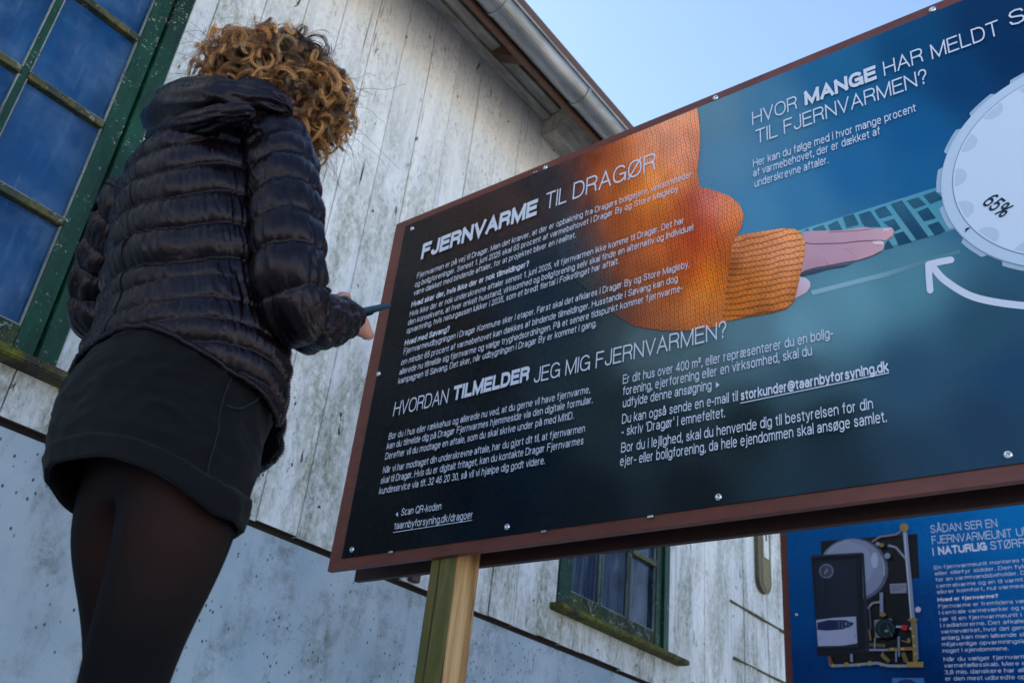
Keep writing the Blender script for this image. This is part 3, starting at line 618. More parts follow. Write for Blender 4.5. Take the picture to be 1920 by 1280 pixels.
GL = {
 'A': (.82, [L_((0, 0), (.5, 1), (1, 0)), L_((.2, .34), (.8, .34))]), 'B': (.74, [L_((0, 0), (0, 1)), R_([(0, 1), (.55, 1)]+arc(.55, .765, .37, .235, 80, -90)+[(0, .53)]), R_([(0, .53), (.6, .53)]+arc(.6, .265, .40, .265, 80, -90)+[(0, 0)])]),
 'D': (.78, [L_((0, 0), (0, 1)), R_([(0, 1), (.42, 1)]+arc(.42, .5, .58, .5, 80, -90)+[(0, 0)])]), 'E': (.66, [L_((0, 0), (0, 1)), L_((0, 1), (1, 1)), L_((0, .53), (.92, .53)), L_((0, 0), (1, 0))]),
 'F': (.62, [L_((0, 0), (0, 1)), L_((0, 1), (1, 1)), L_((0, .52), (.88, .52))]), 'G': (.86, [R_(arc(.5, .5, .5, .5, 35, 330)+[(.98, .46)]), L_((.55, .46), (1, .46)), L_((1, .46), (1, 0))]),
 'H': (.78, [L_((0, 0), (0, 1)), L_((1, 0), (1, 1)), L_((0, .52), (1, .52))]), 'I': (.0, [L_((0, 0), (0, 1))]), 'J': (.52, [R_([(1, 1), (1, .30)]+arc(.5, .28, .5, .28, 0, -180)), L_((1, .9), (1, 1))]), 'K': (.78, [L_((0, 0), (0, 1)), L_((.95, 1), (0, .36)), L_((.34, .58), (1, 0))]),
 'L': (.60, [L_((0, 0), (0, 1)), L_((0, 0), (1, 0))]), 'M': (.94, [L_((0, 0), (0, 1)), L_((1, 0), (1, 1)), L_((0, 1), (.5, 0), (1, 1))]), 'N': (.78, [L_((0, 0), (0, 1)), L_((1, 0), (1, 1)), L_((0, 1), (1, 0))]),
 'O': (.88, [O_(.5, .5, .5, .5)]), 'P': (.70, [L_((0, 0), (0, 1)), R_([(0, 1), (.58, 1)]+arc(.58, .735, .42, .265, 80, -90)+[(0, .47)])]), 'Q': (.88, [O_(.5, .5, .5, .5), L_((.62, .22), (1, -.04))]),
 'R': (.75, [L_((0, 0), (0, 1)), R_([(0, 1), (.58, 1)]+arc(.58, .75, .40, .25, 80, -90)+[(0, .50)]), R_([(.55, .50), (.82, .43), (.92, .28), (.94, .06), (1, 0)])]), 'S': (.76, [R_(S_)]), 'T': (.74, [L_((.5, 0), (.5, 1)), L_((0, 1), (1, 1))]),
 'U': (.78, [R_([(0, 1), (0, .32)]+arc(.5, .32, .5, .32, 180, 360)+[(1, .34), (1, 1)])]), 'V': (.78, [L_((0, 1), (.5, 0), (1, 1))]), 'Z': (.7, [L_((0, 1), (1, 1)), L_((1, 1), (0, 0)), L_((0, 0), (1, 0))]),
 'a': (.56, a_), 'b': (.58, [L_((0, 0), (0, 1)), O_()]), 'c': (.54, [R_(arc(.5, .36, .5, .36, 42, 318))]), 'd': (.58, [L_((1, 0), (1, 1)), O_()]), 'e': (.58, e_),
 'f': (.34, [R_([(.40, 0), (.40, .80)]+arc(.82, .80, .42, .20, 175, 85)), L_((0, .71), (.95, .71))]), 'g': (.58, [O_(), R_([(1, .72), (1, -.06)]+arc(.5, -.06, .5, .21, 0, -165))]), 'h': (.54, [L_((0, 0), (0, 1)), R_(arc(.5, .42, .5, .30, 180, 0)+[(1, 0)])]),
 'i': (.0, [L_((0, 0), (0, .71)), L_((0, .91), (0, .99))]), 'j': (.14, [R_([(1, .72), (1, -.12), (.7, -.25), (-.3, -.26)]), L_((1, .91), (1, .99))]), 'k': (.54, [L_((0, 0), (0, 1)), L_((.92, .71), (0, .24)), L_((.34, .42), (1, 0))]), 'l': (.0, [L_((0, 0), (0, 1))]),
 'm': (.88, [L_((0, 0), (0, .71)), R_(arc(.25, .46, .25, .26, 180, 0)+[(.5, 0)]), R_(arc(.75, .46, .25, .26, 180, 0)+[(1, 0)])]), 'n': (.54, [L_((0, 0), (0, .71)), R_(arc(.5, .42, .5, .30, 180, 0)+[(1, 0)])]), 'o': (.58, [O_()]),
 'p': (.58, [L_((0, -.26), (0, .71)), O_()]), 'q': (.58, [L_((1, -.26), (1, .71)), O_()]), 'r': (.32, [L_((0, 0), (0, .71)), R_(arc(.9, .40, .9, .31, 180, 95))]), 's': (.50, [R_(s_)]),
 't': (.32, [R_([(.42, .93), (.42, .16), (.55, .03), (.95, 0)]), L_((0, .71), (.95, .71))]), 'u': (.54, [R_([(0, .71), (0, .30)]+arc(.5, .30, .5, .30, 180, 360)), L_((1, 0), (1, .71))]), 'v': (.52, [L_((0, .71), (.5, 0), (1, .71))]),
 'w': (.80, [L_((0, .71), (.26, 0), (.5, .71), (.74, 0), (1, .71))]), 'x': (.52, [L_((0, .71), (1, 0)), L_((0, 0), (1, .71))]), 'y': (.52, [L_((0, .71), (.52, 0)), R_([(1, .71), (.5, -.10), (.36, -.24), (.05, -.26)])]), 'z': (.48, [L_((0, .71), (1, .71)), L_((1, .71), (0, 0)), L_((0, 0), (1, 0))]),
 '0': (.56, [O_(.5, .5, .5, .5)]), '1': (.30, [L_((.8, 0), (.8, 1)), R_([(.8, 1), (.6, .84), (0, .78)])]), '2': (.56, [R_([(.04, .70)]+arc(.5, .72, .46, .28, 165, -20)+[(.72, .44), (.10, .12), (.02, 0)]), L_((0, 0), (1, 0))]),
 '3': (.56, [R_(arc(.48, .76, .42, .24, 160, -70)+[(.42, .53)]), R_([(.42, .53)]+arc(.48, .265, .50, .265, 70, -165))]), '4': (.60, [L_((.74, 0), (.74, 1)), L_((.74, 1), (0, .30)), L_((0, .26), (1, .26))]), '5': (.56, [L_((.16, 1), (.92, 1)), L_((.16, 1), (.08, .48)), R_([(.08, .48), (.22, .60)]+arc(.48, .32, .50, .32, 100, -160))]),
 '6': (.56, [O_(.5, .30, .5, .30), R_([(.86, .93), (.66, 1), (.42, .97), (.16, .80), (.03, .56), (0, .34)])]), '8': (.56, [O_(.5, .76, .42, .24), O_(.5, .265, .5, .265)]), '9': (.56, [O_(.5, .70, .5, .30), R_([(1, .66), (.97, .44), (.84, .20), (.58, .03), (.34, 0), (.14, .07)])]),
 '.': (.0, [L_((0, -.01), (0, .07))]), ',': (.06, [L_((1, .0), (1, .07)), L_((1, 0), (.2, -.14))]), '-': (.28, [L_((0, .36), (1, .36))]), "'": (.0, [L_((0, .76), (0, 1))]), '/': (.30, [L_((0, -.03), (1, 1.03))]),
 '?': (.52, [R_([(.03, .70)]+arc(.5, .74, .47, .26, 170, -35)+[(.58, .42), (.52, .26)]), L_((.52, -.01), (.52, .07))]), '²': (.30, [R_([(.04, .86)]+arc(.5, .88, .46, .13, 165, -20)+[(.05, .56)]), L_((0, .55), (1, .55))]),
 '%': (.9, [O_(.2, .76, .2, .24), O_(.8, .24, .2, .24), L_((.22, -.02), (.78, 1.02))]), '@': (.95, [O_(.50, .42, .22, .20), R_([(.74, .62), (.70, .26), (.84, .20), (.97, .34), (1, .52)]+arc(.5, .42, .5, .52, 10, 300))]), ':': (0, [L_((0, 0), (0, .07)), L_((0, .6), (0, .68))]),
}
GL['Ø'] = (.88, [O_(.5, .5, .5, .5), L_((.02, -.05), (.98, 1.05))]); GL['ø'] = (.58, [O_(), L_((0, -.06), (1, .78))])
GL['Å'] = (.82, GL['A'][1]+[O_(.5, 1.17, .11, .09)]); GL['å'] = (.56, a_+[O_(.46, .93, .16, .085)])
sc_ = lambda st, x0, x1: [(k, [(x0+(x1-x0)*p[0], p[1]) for p in q]) for k, q in st]
GL['æ'] = (.92, sc_(a_[:1], 0, .55)[:0]+[R_([(x*.56, y) for x, y in arc(.47, .50, .42, .22, 165, 0)]+[(.50, .38)]), R_([(.50, .40), (.30, .40)]+[(x*.52, y) for x, y in arc(.42, .205, .42, .20, 95, 270)]+[(.36, .03), (.47, .16), (.50, .30)])]+sc_(e_, .50, 1.0))
def glyph_bands(ch, x, w, V, F, wx):
    adv, st = GL[ch]
    for si, (k, pts) in enumerate(st):
        P = np.array([(x+w/2+p[0]*adv, (w/2+p[1]*(1-w))) for p in pts]); n = len(P); dz = .00012*(si+1)+.00003*(len(V) % 3)
        closed = k == 'C'
        if not closed:
            d0 = P[0]-P[1]; d1 = P[-1]-P[-2]; e = w/2 if k == 'L' else w*.12
            P[0] = P[0]+d0/np.linalg.norm(d0)*e; P[-1] = P[-1]+d1/np.linalg.norm(d1)*e
        if closed: T_ = np.roll(P, -1, 0)-np.roll(P, 1, 0)
        else: T_ = np.gradient(P, axis=0)
        seg = (np.roll(P, -1, 0)-P); seg /= np.linalg.norm(seg, axis=1)[:, None]+1e-9
        L = []; R = []
        for i in range(n):
            a = seg[i-1] if (i > 0 or closed) else seg[i]; b = seg[i] if (i < n-1 or closed) else seg[i-1]
            m = a+b; lm = np.linalg.norm(m); m = m/lm if lm > .3 else a; nn = np.array([-m[1], m[0]]); c = max(.42, abs(nn @ np.array([-a[1], a[0]])))
            L.append(P[i]+nn*w/2/c); R.append(P[i]-nn*w/2/c)
        b0 = len(V)
        for a, b in zip(L, R): V.append((a[0], a[1], dz)); V.append((b[0], b[1], dz))
        for i in range(n if closed else n-1):
            j = (i+1) % n; F.append((b0+2*i, b0+2*i+1, b0+2*j+1, b0+2*j))
    return adv+w
def text_mesh(text, w):
    V, F = [], []; x = 0
    for ch in text:
        if ch == ' ': x += .42; continue
        x += glyph_bands(ch, x, w, V, F, 1)+(.125 if w < .16 else (.085 if w < .23 else .075))
    return np.array(V), F
# --- lettering
TX = []   # (text, start px, end px or None, cap height m, bold offset, X, parentfn, name, mat, end mode)
def T(text, a, b, size, off=0.0, X=XPR-.0052, fn=c1, mat=M_INK, mpc=None): TX.append((text, a, b, size, off, X, fn, mat, mpc))
zA = lambda x, y: (720+x/3.097, 250+y/3.097)
z5 = lambda x, y: (660+x/3.2, 660+y/3.2)
zF = lambda x, y: (1140+x/2.4615, 560+y/2.4615)
zD = lambda x, y: (1240+x/2.8235, y/2.8235)
HS, HB, BS, BB = .0655, .0655, .0225, .0225
T('FJERNVARME', zA(212, 738), zA(886, 468), HS, .040); T('TIL', zA(935, 443), zA(1058, 402), HS, -.008); T('DRAGØR', zA(1095, 378), zA(1575, 218), HS, -.008)
body = [('Fjernvarmen er på vej til Dragør. Men det kræver, at der er opbakning fra Dragørs boligejere, virksomheder', (190, 843), (1783, 255), 0),
        ('og boligforeninger. Senest 1. juni 2025 skal 65 procent af varmebehovet i Dragør By og Store Magleby', (178, 895), (1708, 335), 0),
        ('være dækket med bindende aftaler, for at projektet bliver en realitet.', (170, 948), (1112, 600), 0),
        ('Hvad sker der, hvis ikke der er nok tilmeldinger?', (157, 1012), (840, 770), .02),
        ('Hvis ikke der er nok underskrevne aftaler senest 1. juni 2025, vil fjernvarmen ikke komme til Dragør. Det har', (148, 1065), (1740, 522), 0),
        ('den konsekvens, at hver enkelt husstand, virksomhed og boligforening selv skal finde en alternativ og individuel', (138, 1115), (1795, 562), 0),
        ('opvarmning, hvis naturgassen lukker i 2035, som et bredt flertal i Folketinget har aftalt.', (130, 1165), (1362, 755), 0),
        ('Hvad med Søvang?', (118, 1235), (378, 1150), .02)]
for t, a, b, o in body: T(t, zA(*a), zA(*b), BS, o)
T('Fjernvarmeudbygningen i Dragør Kommune sker i etaper. Først skal det afklares i Dragør By og Store Magleby,', zA(112, 1283), zA(1775, 775), BS)
T('om mindst 65 procent af varmebehovet kan dækkes af bindende tilmeldinger. Husstande i Søvang kan dog', z5(293, 80), zA(1708, 860), BS)
T('allerede nu tilmelde sig fjernvarme og vælge tryghedsordningen. På et senere tidspunkt kommer fjernvarme-', z5(283, 137), zA(1735, 915), BS)
T('kampagnen til Søvang. Det sker, når udbygningen i Dragør By er kommet i gang.', z5(275, 192), zA(1232, 1120), BS)
T('HVORDAN', z5(245, 385), z5(572, 305), .050, -.006); T('TILMELDER', z5(602, 292), z5(1060, 172), .049, .04); T('JEG MIG FJERNVARMEN?', z5(1092, 163), (1362, 640), .049, -.006)
for t, a, b in [('Bor du i hus eller rækkehus og allerede nu ved, at du gerne vil have fjernvarme,', (218, 525), (1428, 243)), ('kan du tilmelde dig på Dragør Fjernvarmes hjemmeside via den digitale formular.', (207, 583), (1443, 305)),
                ('Derefter vil du modtage en aftale, som du skal skrive under på med MitID.', (197, 645), (1328, 400)), ('Når vi har modtaget din underskrevne aftale, har du gjort dit til, at fjernvarmen', (183, 728), (1397, 478)),
                ('skal til Dragør. Hvis du er digitalt fritaget, kan du kontakte Dragør Fjernvarmes', (170, 790), (1388, 552)), ('kundeservice via tlf. 32 46 20 30, så vil vi hjælpe dig godt videre.', (160, 853), (1155, 670)),
                ('Scan QR-koden', (293, 980), (533, 945)), ('taarnbyforsyning.dk/dragoer', (252, 1060), (720, 1000))]: T(t, z5(*a), z5(*b), BS, .006)
for t, a, b, o in [('Er dit hus over 400 m², eller repræsenterer du en bolig-', (68, 392), (1040, 180), 0), ('forening, ejerforening eller en virksomhed, skal du', (68, 447), (942, 260), 0),
                   ('udfylde denne ansøgning', (66, 503), (480, 418), 0), ('Du kan også sende en e-mail til', (64, 577), (600, 470), 0), ('storkunder@taarnbyforsyning.dk', (613, 470), (1298, 335), .02),
                   ("- skriv 'Dragør' i emnefeltet.", (62, 633), (540, 548), 0), ('Bor du i lejlighed, skal du henvende dig til bestyrelsen for din', (60, 710), (1225, 508), 0),
                   ('ejer- eller boligforening, da hele ejendommen skal ansøge samlet.', (55, 772), (1287, 568), 0)]: T(t, zF(*a), zF(*b), .0270, o)
T('HVOR', zD(482, 660), zD(720, 583), .049, -.006); T('MANGE', zD(757, 556), zD(1142, 425), .049, .04); T('HAR', zD(1180, 398), zD(1390, 332), .049, -.006); T('MELDT', zD(1432, 312), zD(1797, 186), .049, -.006)
T('SIG', zD(1848, 148), (1975, 18), .049, -.006); T('TIL FJERNVARMEN?', zD(500, 755), zD(1412, 448), .049, -.006)
for t, a, b in [('Her kan du følge med i hvor mange procent', (486, 880), (1350, 597)), ('af varmebehovet, der er dækket af', (487, 933), (1160, 717)), ('underskrevne aftaler.', (492, 990), (885, 868))]: T(t, zD(*a), zD(*b), .0265, 0)

# ------ far blue board
FB = 5.0
S2, c2 = sign_frame(FB, 2.083, -.40, 1.150, 2.437, 'blue information sign with a heating unit picture, behind and below the large dark sign', (1.6, .02))
XB2 = FB-.004
gy2 = np.linspace(2.040, -.35, 60); gz2 = np.linspace(1.183, 2.405, 40)
vv = np.array([(XB2, y, z) for z in gz2 for y in gy2]); ff = [(j*60+i, (j+1)*60+i, (j+1)*60+i+1, j*60+i+1) for j in range(39) for i in range(59)]
BG2 = [(1490, 1020, (2, 70, 124)), (1490, 1150, (0, 62, 114)), (1490, 1270, (0, 44, 92)), (1750, 1000, (0, 84, 140)), (1730, 1150, (0, 52, 104)), (1740, 1270, (0, 34, 78)), (1900, 980, (0, 96, 152)), (1900, 1120, (0, 78, 136)), (1850, 1270, (0, 50, 104)), (1600, 1200, (0, 50, 100))]
sh2 = fastmesh('printed_sheet', vv, ff, M_PRINT, None, False); vcol(sh2, shepard(proj(vv), BG2, 3.0, 30.)*1.45); c2(sh2)
c2(box('sheet_core', XB2+.0006, FB-.0006, -.35, 2.040, 1.183, 2.405, M_DARK))
zU = lambda a, b: (1480+a/4., 960+b/4.)
UX = [XB2-.0006]
def U(pts, col, name='printed_unit', rough=.3):
    key = 'unit_%d_%d_%d' % col
    m = bpy.data.materials.get(key) or flat(key, px(*col, .8)); UX[0] -= .00035
    c2(cdt(name, [tuple(onx(*zU(*p), UX[0])[1:]) for p in pts], [], UX[0], m, None))
def ell(cx, cy, rx, ry, n=28, a0=0, a1=2*math.pi): return [(cx+rx*math.cos(a0+(a1-a0)*i/n), cy+ry*math.sin(a0+(a1-a0)*i/n)) for i in range(n if a1-a0 > 6.2 else n+1)]
def line(pts, w, col):
    for (a, b), (c, d) in zip(pts[:-1], pts[1:]):
        l = math.hypot(c-a, d-b); nx, nyy = -(d-b)/l*w/2, (c-a)/l*w/2
        U([(a+nx, b+nyy), (c+nx, d+nyy), (c-nx, d-nyy), (a-nx, b-nyy)], col)
BLK, SIL, BRS = (10, 12, 20), (150, 155, 180), (150, 122, 66)
U([(235, 215), (960, 160), (975, 490), (900, 500), (930, 1100), (600, 1130), (260, 640)], (12, 14, 22)); U([(590, 500), (900, 480), (940, 1130), (300, 1140), (300, 1050), (590, 1050)], (8, 9, 15))
U(ell(480, 430, 262, 238), (96, 100, 124)); U(ell(470, 425, 246, 226), (146, 150, 178)); U(ell(440, 400, 190, 180), (160, 164, 190)); U(ell(640, 360, 26, 60), (190, 194, 214))
U([(165, 322), (545, 300), (555, 660), (590, 1010), (560, 1050), (210, 1075), (205, 900), (165, 360)], (14, 20, 36)); U([(190, 378), (500, 350), (512, 1000), (215, 1010)], (22, 32, 52)); U([(545, 300), (560, 310), (600, 1040), (575, 1050)], (32, 40, 58))
U(ell(278, 440, 54, 54), (120, 130, 156)); U(ell(278, 440, 44, 44), (70, 80, 104)); U(ell(280, 434, 9, 12), (190, 110, 90))
U([(202, 806), (330, 790), (500, 780), (510, 980), (400, 998), (215, 1002)], (186, 188, 218)); U([(208, 826), (290, 806), (420, 806), (485, 828), (470, 850), (400, 876), (280, 886), (210, 880)], (26, 44, 78)); U([(222, 830), (340, 824), (340, 868), (226, 876)], (14, 40, 92))
for i in range(4):
    for j in range(3): U(ell(372+i*26, 826+j*17, 6, 4, 8), (120, 136, 176))
U([(752, 536), (878, 530), (880, 604), (758, 608)], (150, 146, 168))
line([(866, 140), (900, 500), (925, 800), (950, 1100)], 34, SIL); line([(862, 140), (890, 500), (914, 800)], 9, (210, 212, 232)); line([(620, 220), (680, 182), (800, 166), (850, 130)], 14, (150, 130, 120)); line([(740, 246), (800, 262), (875, 350)], 16, SIL)
line([(690, 600), (692, 750)], 26, (140, 146, 170)); line([(600, 880), (610, 960)], 12, BRS); line([(590, 720), (620, 680), (680, 670)], 16, (150, 150, 160)); line([(820, 930), (822, 1080)], 16, (130, 140, 180)); line([(465, 1060), (468, 1120)], 18, SIL)
line([(300, 1100), (310, 1150), (460, 1145), (660, 1128), (740, 1150), (900, 1150), (1000, 1140)], 20, (160, 160, 176)); line([(600, 1030), (760, 1030)], 16, SIL); line([(740, 1028), (960, 1018)], 24, BRS); line([(935, 800), (945, 1130)], 34, (150, 126, 74)); line([(950, 830), (965, 1100)], 14, (120, 126, 150))
line([(880, 1140), (1005, 1140)], 40, (170, 140, 74)); line([(600, 990), (720, 1000)], 26, (104, 90, 60)); line([(690, 1060), (750, 1120)], 30, (120, 100, 62)); line([(850, 1050), (880, 1120)], 34, (116, 96, 60)); line([(296, 1080), (320, 1140)], 26, (124, 84, 46))
U(ell(860, 112, 34, 32, 12), (168, 136, 72)); U(ell(700, 765, 24, 16, 12), BRS); U(ell(925, 805, 38, 14, 12), BRS); U(ell(428, 1140, 18, 18, 12), (170, 144, 84)); U(ell(604, 1130, 18, 18, 12), (180, 156, 96)); U(ell(735, 325, 22, 22, 14), (140, 160, 176)); U(ell(965, 728, 22, 22, 14), (216, 196, 220)); U(ell(690, 245, 22, 16, 10), BRS); U(ell(662, 235, 16, 14, 10), (150, 160, 170))
U([(636, 805), (768, 795), (775, 930), (645, 940)], (120, 130, 134)); U(ell(720, 870, 78, 74), (14, 24, 32)); U(ell(725, 870, 60, 60), (18, 70, 80)); U(ell(725, 872, 52, 52), (16, 26, 34)); U(ell(728, 888, 14, 10, 12), (120, 150, 150))
line([(800, 855), (850, 858)], 14, (176, 176, 190)); U([(840, 842), (885, 846), (882, 884), (842, 880)], (196, 30, 50)); U(ell(895, 960, 14, 20, 10), (140, 120, 80))
line([(250, 400), (250, 640)], 5, (40, 50, 74)); line([(505, 352), (516, 1000)], 6, (8, 10, 18)); line([(170, 330), (545, 306)], 8, (48, 56, 76)); line([(205, 1012), (512, 1002)], 6, (44, 52, 72))
line([(762, 552), (870, 547)], 4, (90, 90, 110)); line([(764, 566), (872, 561)], 4, (90, 90, 110)); line([(766, 580), (840, 577)], 4, (90, 90, 110)); line([(278, 440), (262, 462)], 4, (200, 200, 210))
line([(600, 700), (610, 860), (590, 900)], 7, (90, 96, 120)); line([(800, 1030), (800, 1120)], 9, (150, 156, 180)); line([(640, 940), (640, 1030)], 8, (160, 160, 176)); line([(700, 1040), (700, 1090), (740, 1100)], 7, (170, 140, 90)); line([(840, 960), (900, 975)], 8, BRS)
for gx, gy_ in ((330, 1146), (520, 1144), (690, 1140), (820, 1152), (912, 870), (930, 930), (938, 1000), (946, 1060), (770, 1024), (850, 1022)): U(ell(gx, gy_, 14, 12, 8), (186, 156, 92)); U(ell(gx-3, gy_-3, 5, 4, 6), (226, 206, 150))
line([(300, 300), (360, 240), (450, 212)], 5, (190, 194, 214)); line([(690, 330), (712, 400), (712, 470)], 6, (196, 198, 216)); line([(735, 850), (770, 930)], 5, (60, 110, 120)); U(ell(425, 835, 6, 8, 8), (150, 170, 200)); line([(232, 940), (240, 942)], 6, (30, 30, 50)); line([(488, 926), (494, 932)], 6, (30, 30, 50))
U([(770, 1240), (1010, 1240), (1016, 1330), (775, 1330)], (66, 124, 190)); U(ell(880, 1285, 70, 36), (30, 60, 110))
zT = lambda a, b: (1720+a/3.765, 940+b/3.765)
XT2 = XB2-.0012
def T2(text, a, b, size, off=0, mpc=None): T(text, zT(*a), zT(*b) if b else None, size, off, XT2, c2, M_INK, mpc)
T2('SÅDAN SER EN', (95, 222), (568, 178), .043, -.004); T2('FJERNVARMEUNIT', (106, 300), (672, 250), .043, -.004); T2('UD', (700, 245), (800, 236), .043, -.004)
T2('I', (112, 382), (124, 380), .043, -.004); T2('NATURLIG', (148, 376), (494, 342), .043, .03); T2('STØRRELSE', (520, 340), (950, 300), .043, -.004)
far = [('En fjernvarmeunit monteres typisk, hvor dit nuværende', (120, 478), 0), ('eller oliefyr sidder. Den fylder mindre, fordi den ikke har', (125, 520), 0), ('for en varmtvandsbeholder. Den har to varmevekslere', (130, 563), 0), ('centralvarme og en til varmt brugsvand. Fjernvarmen', (136, 608), 0), ('sikrer komfort, nul varmespild og altid varmt vand.', (140, 650), 0),
       ('Hvad er fjernvarme?', (144, 705), .03), ('Fjernvarme er fremtidens varmeform. Vand opvarmes', (150, 752), 0), ('i centrale varmeværker og sendes gennem isolerede', (154, 796), 0), ('rør til en fjernvarmeunit i ejendommen, der fordeler', (160, 842), 0), ('i radiatorerne. Det afkølede vand sendes retur til', (164, 886), 0), ('varmeværket, hvor det genopvarmes. På fjernvarme-', (168, 930), 0),
       ('anlæg kan man løbende skifte til de mest', (172, 975), 0), ('miljøvenlige opvarmningsløsninger, uden at ændre', (176, 1020), 0), ('noget i ejendommene.', (180, 1065), 0), ('Når du vælger fjernvarme, bliver du en del af et stort', (186, 1125), 0), ('varmefællesskab. Mere end 1,9 mio. danske boliger', (190, 1170), 0), ('3,8 mio. danskere har allerede fjernvarme, og det', (194, 1216), 0), ('er den mest udbredte opvarmningsform i landet.', (198, 1262), 0)]
for t, a, o in far: T2(t, a, None, .0190, o, .0147)

for (text, a, b, size, off, X, fn, mat, mpc) in TX:
    w = .098 if off < 0 else (.24 if off > .025 else (.19 if off > .015 else .122))
    V, F = text_mesh(text, w)
    x0, x1 = V[:, 0].min(), V[:, 0].max(); A = onx(*a, X)
    if b: Bp = onx(*b, X); L = A[1]-Bp[1]; za, zb_ = A[2], Bp[2]
    else: L = mpc*len(text); za = zb_ = A[2]
    if b and len(text) > 1: zm = (za+zb_)/2; sl_ = max(-.012, min(.012, (zb_-za)/max(L, .1)))
    else: zm = za; sl_ = 0
    t = (V[:, 0]-x0)/max(x1-x0, 1e-6)
    if len(text) == 1: L = size*.10
    new = np.c_[X-V[:, 2], A[1]-t*L, zm+(t-.5)*L*sl_+V[:, 1]*size]
    o = fastmesh('lettering', new, F, mat, None, False, False)
    fn(o)
# underlines, triangles
def bar(a, b, w, fn=c1):
    A, Bq = onx(*a, XPR-.0052), onx(*b, XPR-.0052); z = (A[2]+Bq[2])/2
    fn(mesh('underline', [(XPR-.0052, A[1], z), (XPR-.0052, A[1], z+w), (XPR-.0052, Bq[1], z+w), (XPR-.0052, Bq[1], z)], [(0, 1, 2, 3)], M_INK))
bar(z5(247, 1077), z5(720, 1014), .0018); bar(zF(610, 480), zF(1298, 347), .0024)
for tri in ([z5(276, 958), z5(262, 972), z5(276, 987)], [zF(498, 383), zF(515, 397), zF(498, 411)]):
    c1(cdt('triangle_mark', [tuple(onx(*p, XPR-.0052)[1:]) for p in tri], [], XPR-.0052, M_INK, None))
# 65 % turned on the dial
V, F = text_mesh('65%', .15); co = V.copy()
p0, p1 = onx(1841, 385, XPR), onx(1878, 412, XPR); d = np.array([-(p1[1]-p0[1]), p1[2]-p0[2]]); Ld = np.hypot(*d); d /= Ld
co[:, 0] -= co[:, 0].min(); sx = Ld/co[:, 0].max(); sy = .036; nrm = np.array([-d[1], d[0]])
yz = np.array([-p0[1], p0[2]])+co[:, :1]*sx*d+co[:, 1:2]*sy*nrm
new = np.c_[XPR-.0050-V[:, 2], -yz[:, 0], yz[:, 1]]; c1(fastmesh('lettering', new, F, M_NAVY, None, False))

# bolts: domed heads with a hex socket
def bolt_mesh():
    prof = [(.0, .0058), (.0025, .0058), (.0026, .0075), (.006, .0066), (.0085, .0035), (.0088, .0)]
    prof = [(.0032, .001), (.0034, .0045), (.0058, .0048), (.0085, .0030), (.0092, .0005), (.0092, 0)]
    v, f = [], []; n = 16
    for r, h_ in prof:
        for j in range(n): a = 2*math.pi*j/n; v.append((-h_, r*math.cos(a), r*math.sin(a)))
    for i in range(len(prof)-1):
        for j in range(n): k = (j+1) % n; f.append((i*n+j, (i+1)*n+j, (i+1)*n+k, i*n+k))
    f.append(tuple(range(n)))
    me = bpy.data.meshes.new('bolt'); me.from_pydata(v, [], f); me.materials.append(M_STEEL); me.polygons.foreach_set('use_smooth', [True]*len(f)); me.update(); return me
BM = bolt_mesh()
for yb in (2.09, 1.51, .909, .312, -.28):
    for zb in (2.393+.0, 1.205):
        z = {2.09: 2.378, 1.51: 2.411}.get(yb, 2.413) if zb > 2 else zb-.003*(yb < 1)
        q = bpy.data.objects.new('bolt', BM); COL.objects.link(q); q.location = (XPR-.0005, yb, z); q.rotation_euler = (random.uniform(0, 3), 0, 0); c1(q)
q = bpy.data.objects.new('bolt', BM); COL.objects.link(q); q.location = (XPR-.0005, 2.121, 1.80); c1(q)
for (yb, zb) in ((2.005, 1.80), (2.005, 1.21), (2.005, 2.37)): q = bpy.data.objects.new('bolt', BM); COL.objects.link(q); q.location = (XB2-.0008, yb, zb); c2(q)
for (yb, zb) in ((1.925, 1.180), (1.389, 1.178), (1.082, 1.178), (1.55, 2.408)): c1(box('sheet_clip', FT-.008, FT-.0041, yb-.008, yb+.008, zb-.003, zb+.003, M_STEEL, bev=.001))


# ================================================================== PERSON
PX, PY = .69, 1.25
PR = empty('person', (PX, PY, 0), 'woman with curly hair seen from behind, in black quilted jacket, short skirt and dark tights', 'person')
def cp(o, par=None):
    o.parent = par or PR
    if par is None: o.matrix_parent_inverse = Matrix.Translation((-PX, -PY, 0))
    return o
def interp(tab, z):
    t = np.array(tab, float); return [float(np.interp(z, t[:, 0], t[:, i])) for i in range(1, t.shape[1])]
def loft_grid(fn, nu, nv, u0=0, u1=2*math.pi, closed=True):
    us = np.linspace(u0, u1, nu, endpoint=not closed); V = []
    for j in range(nv):
        for u in us: V.append(fn(u, j/(nv-1)))
    F = []; m = nu if closed else nu-1
    for j in range(nv-1):
        for i in range(m):
            k = (i+1) % nu; F.append((j*nu+i, j*nu+k, (j+1)*nu+k, (j+1)*nu+i))
    return V, F
nz_ = lambda x, y, z: noise.noise(Vector((x, y, z)))

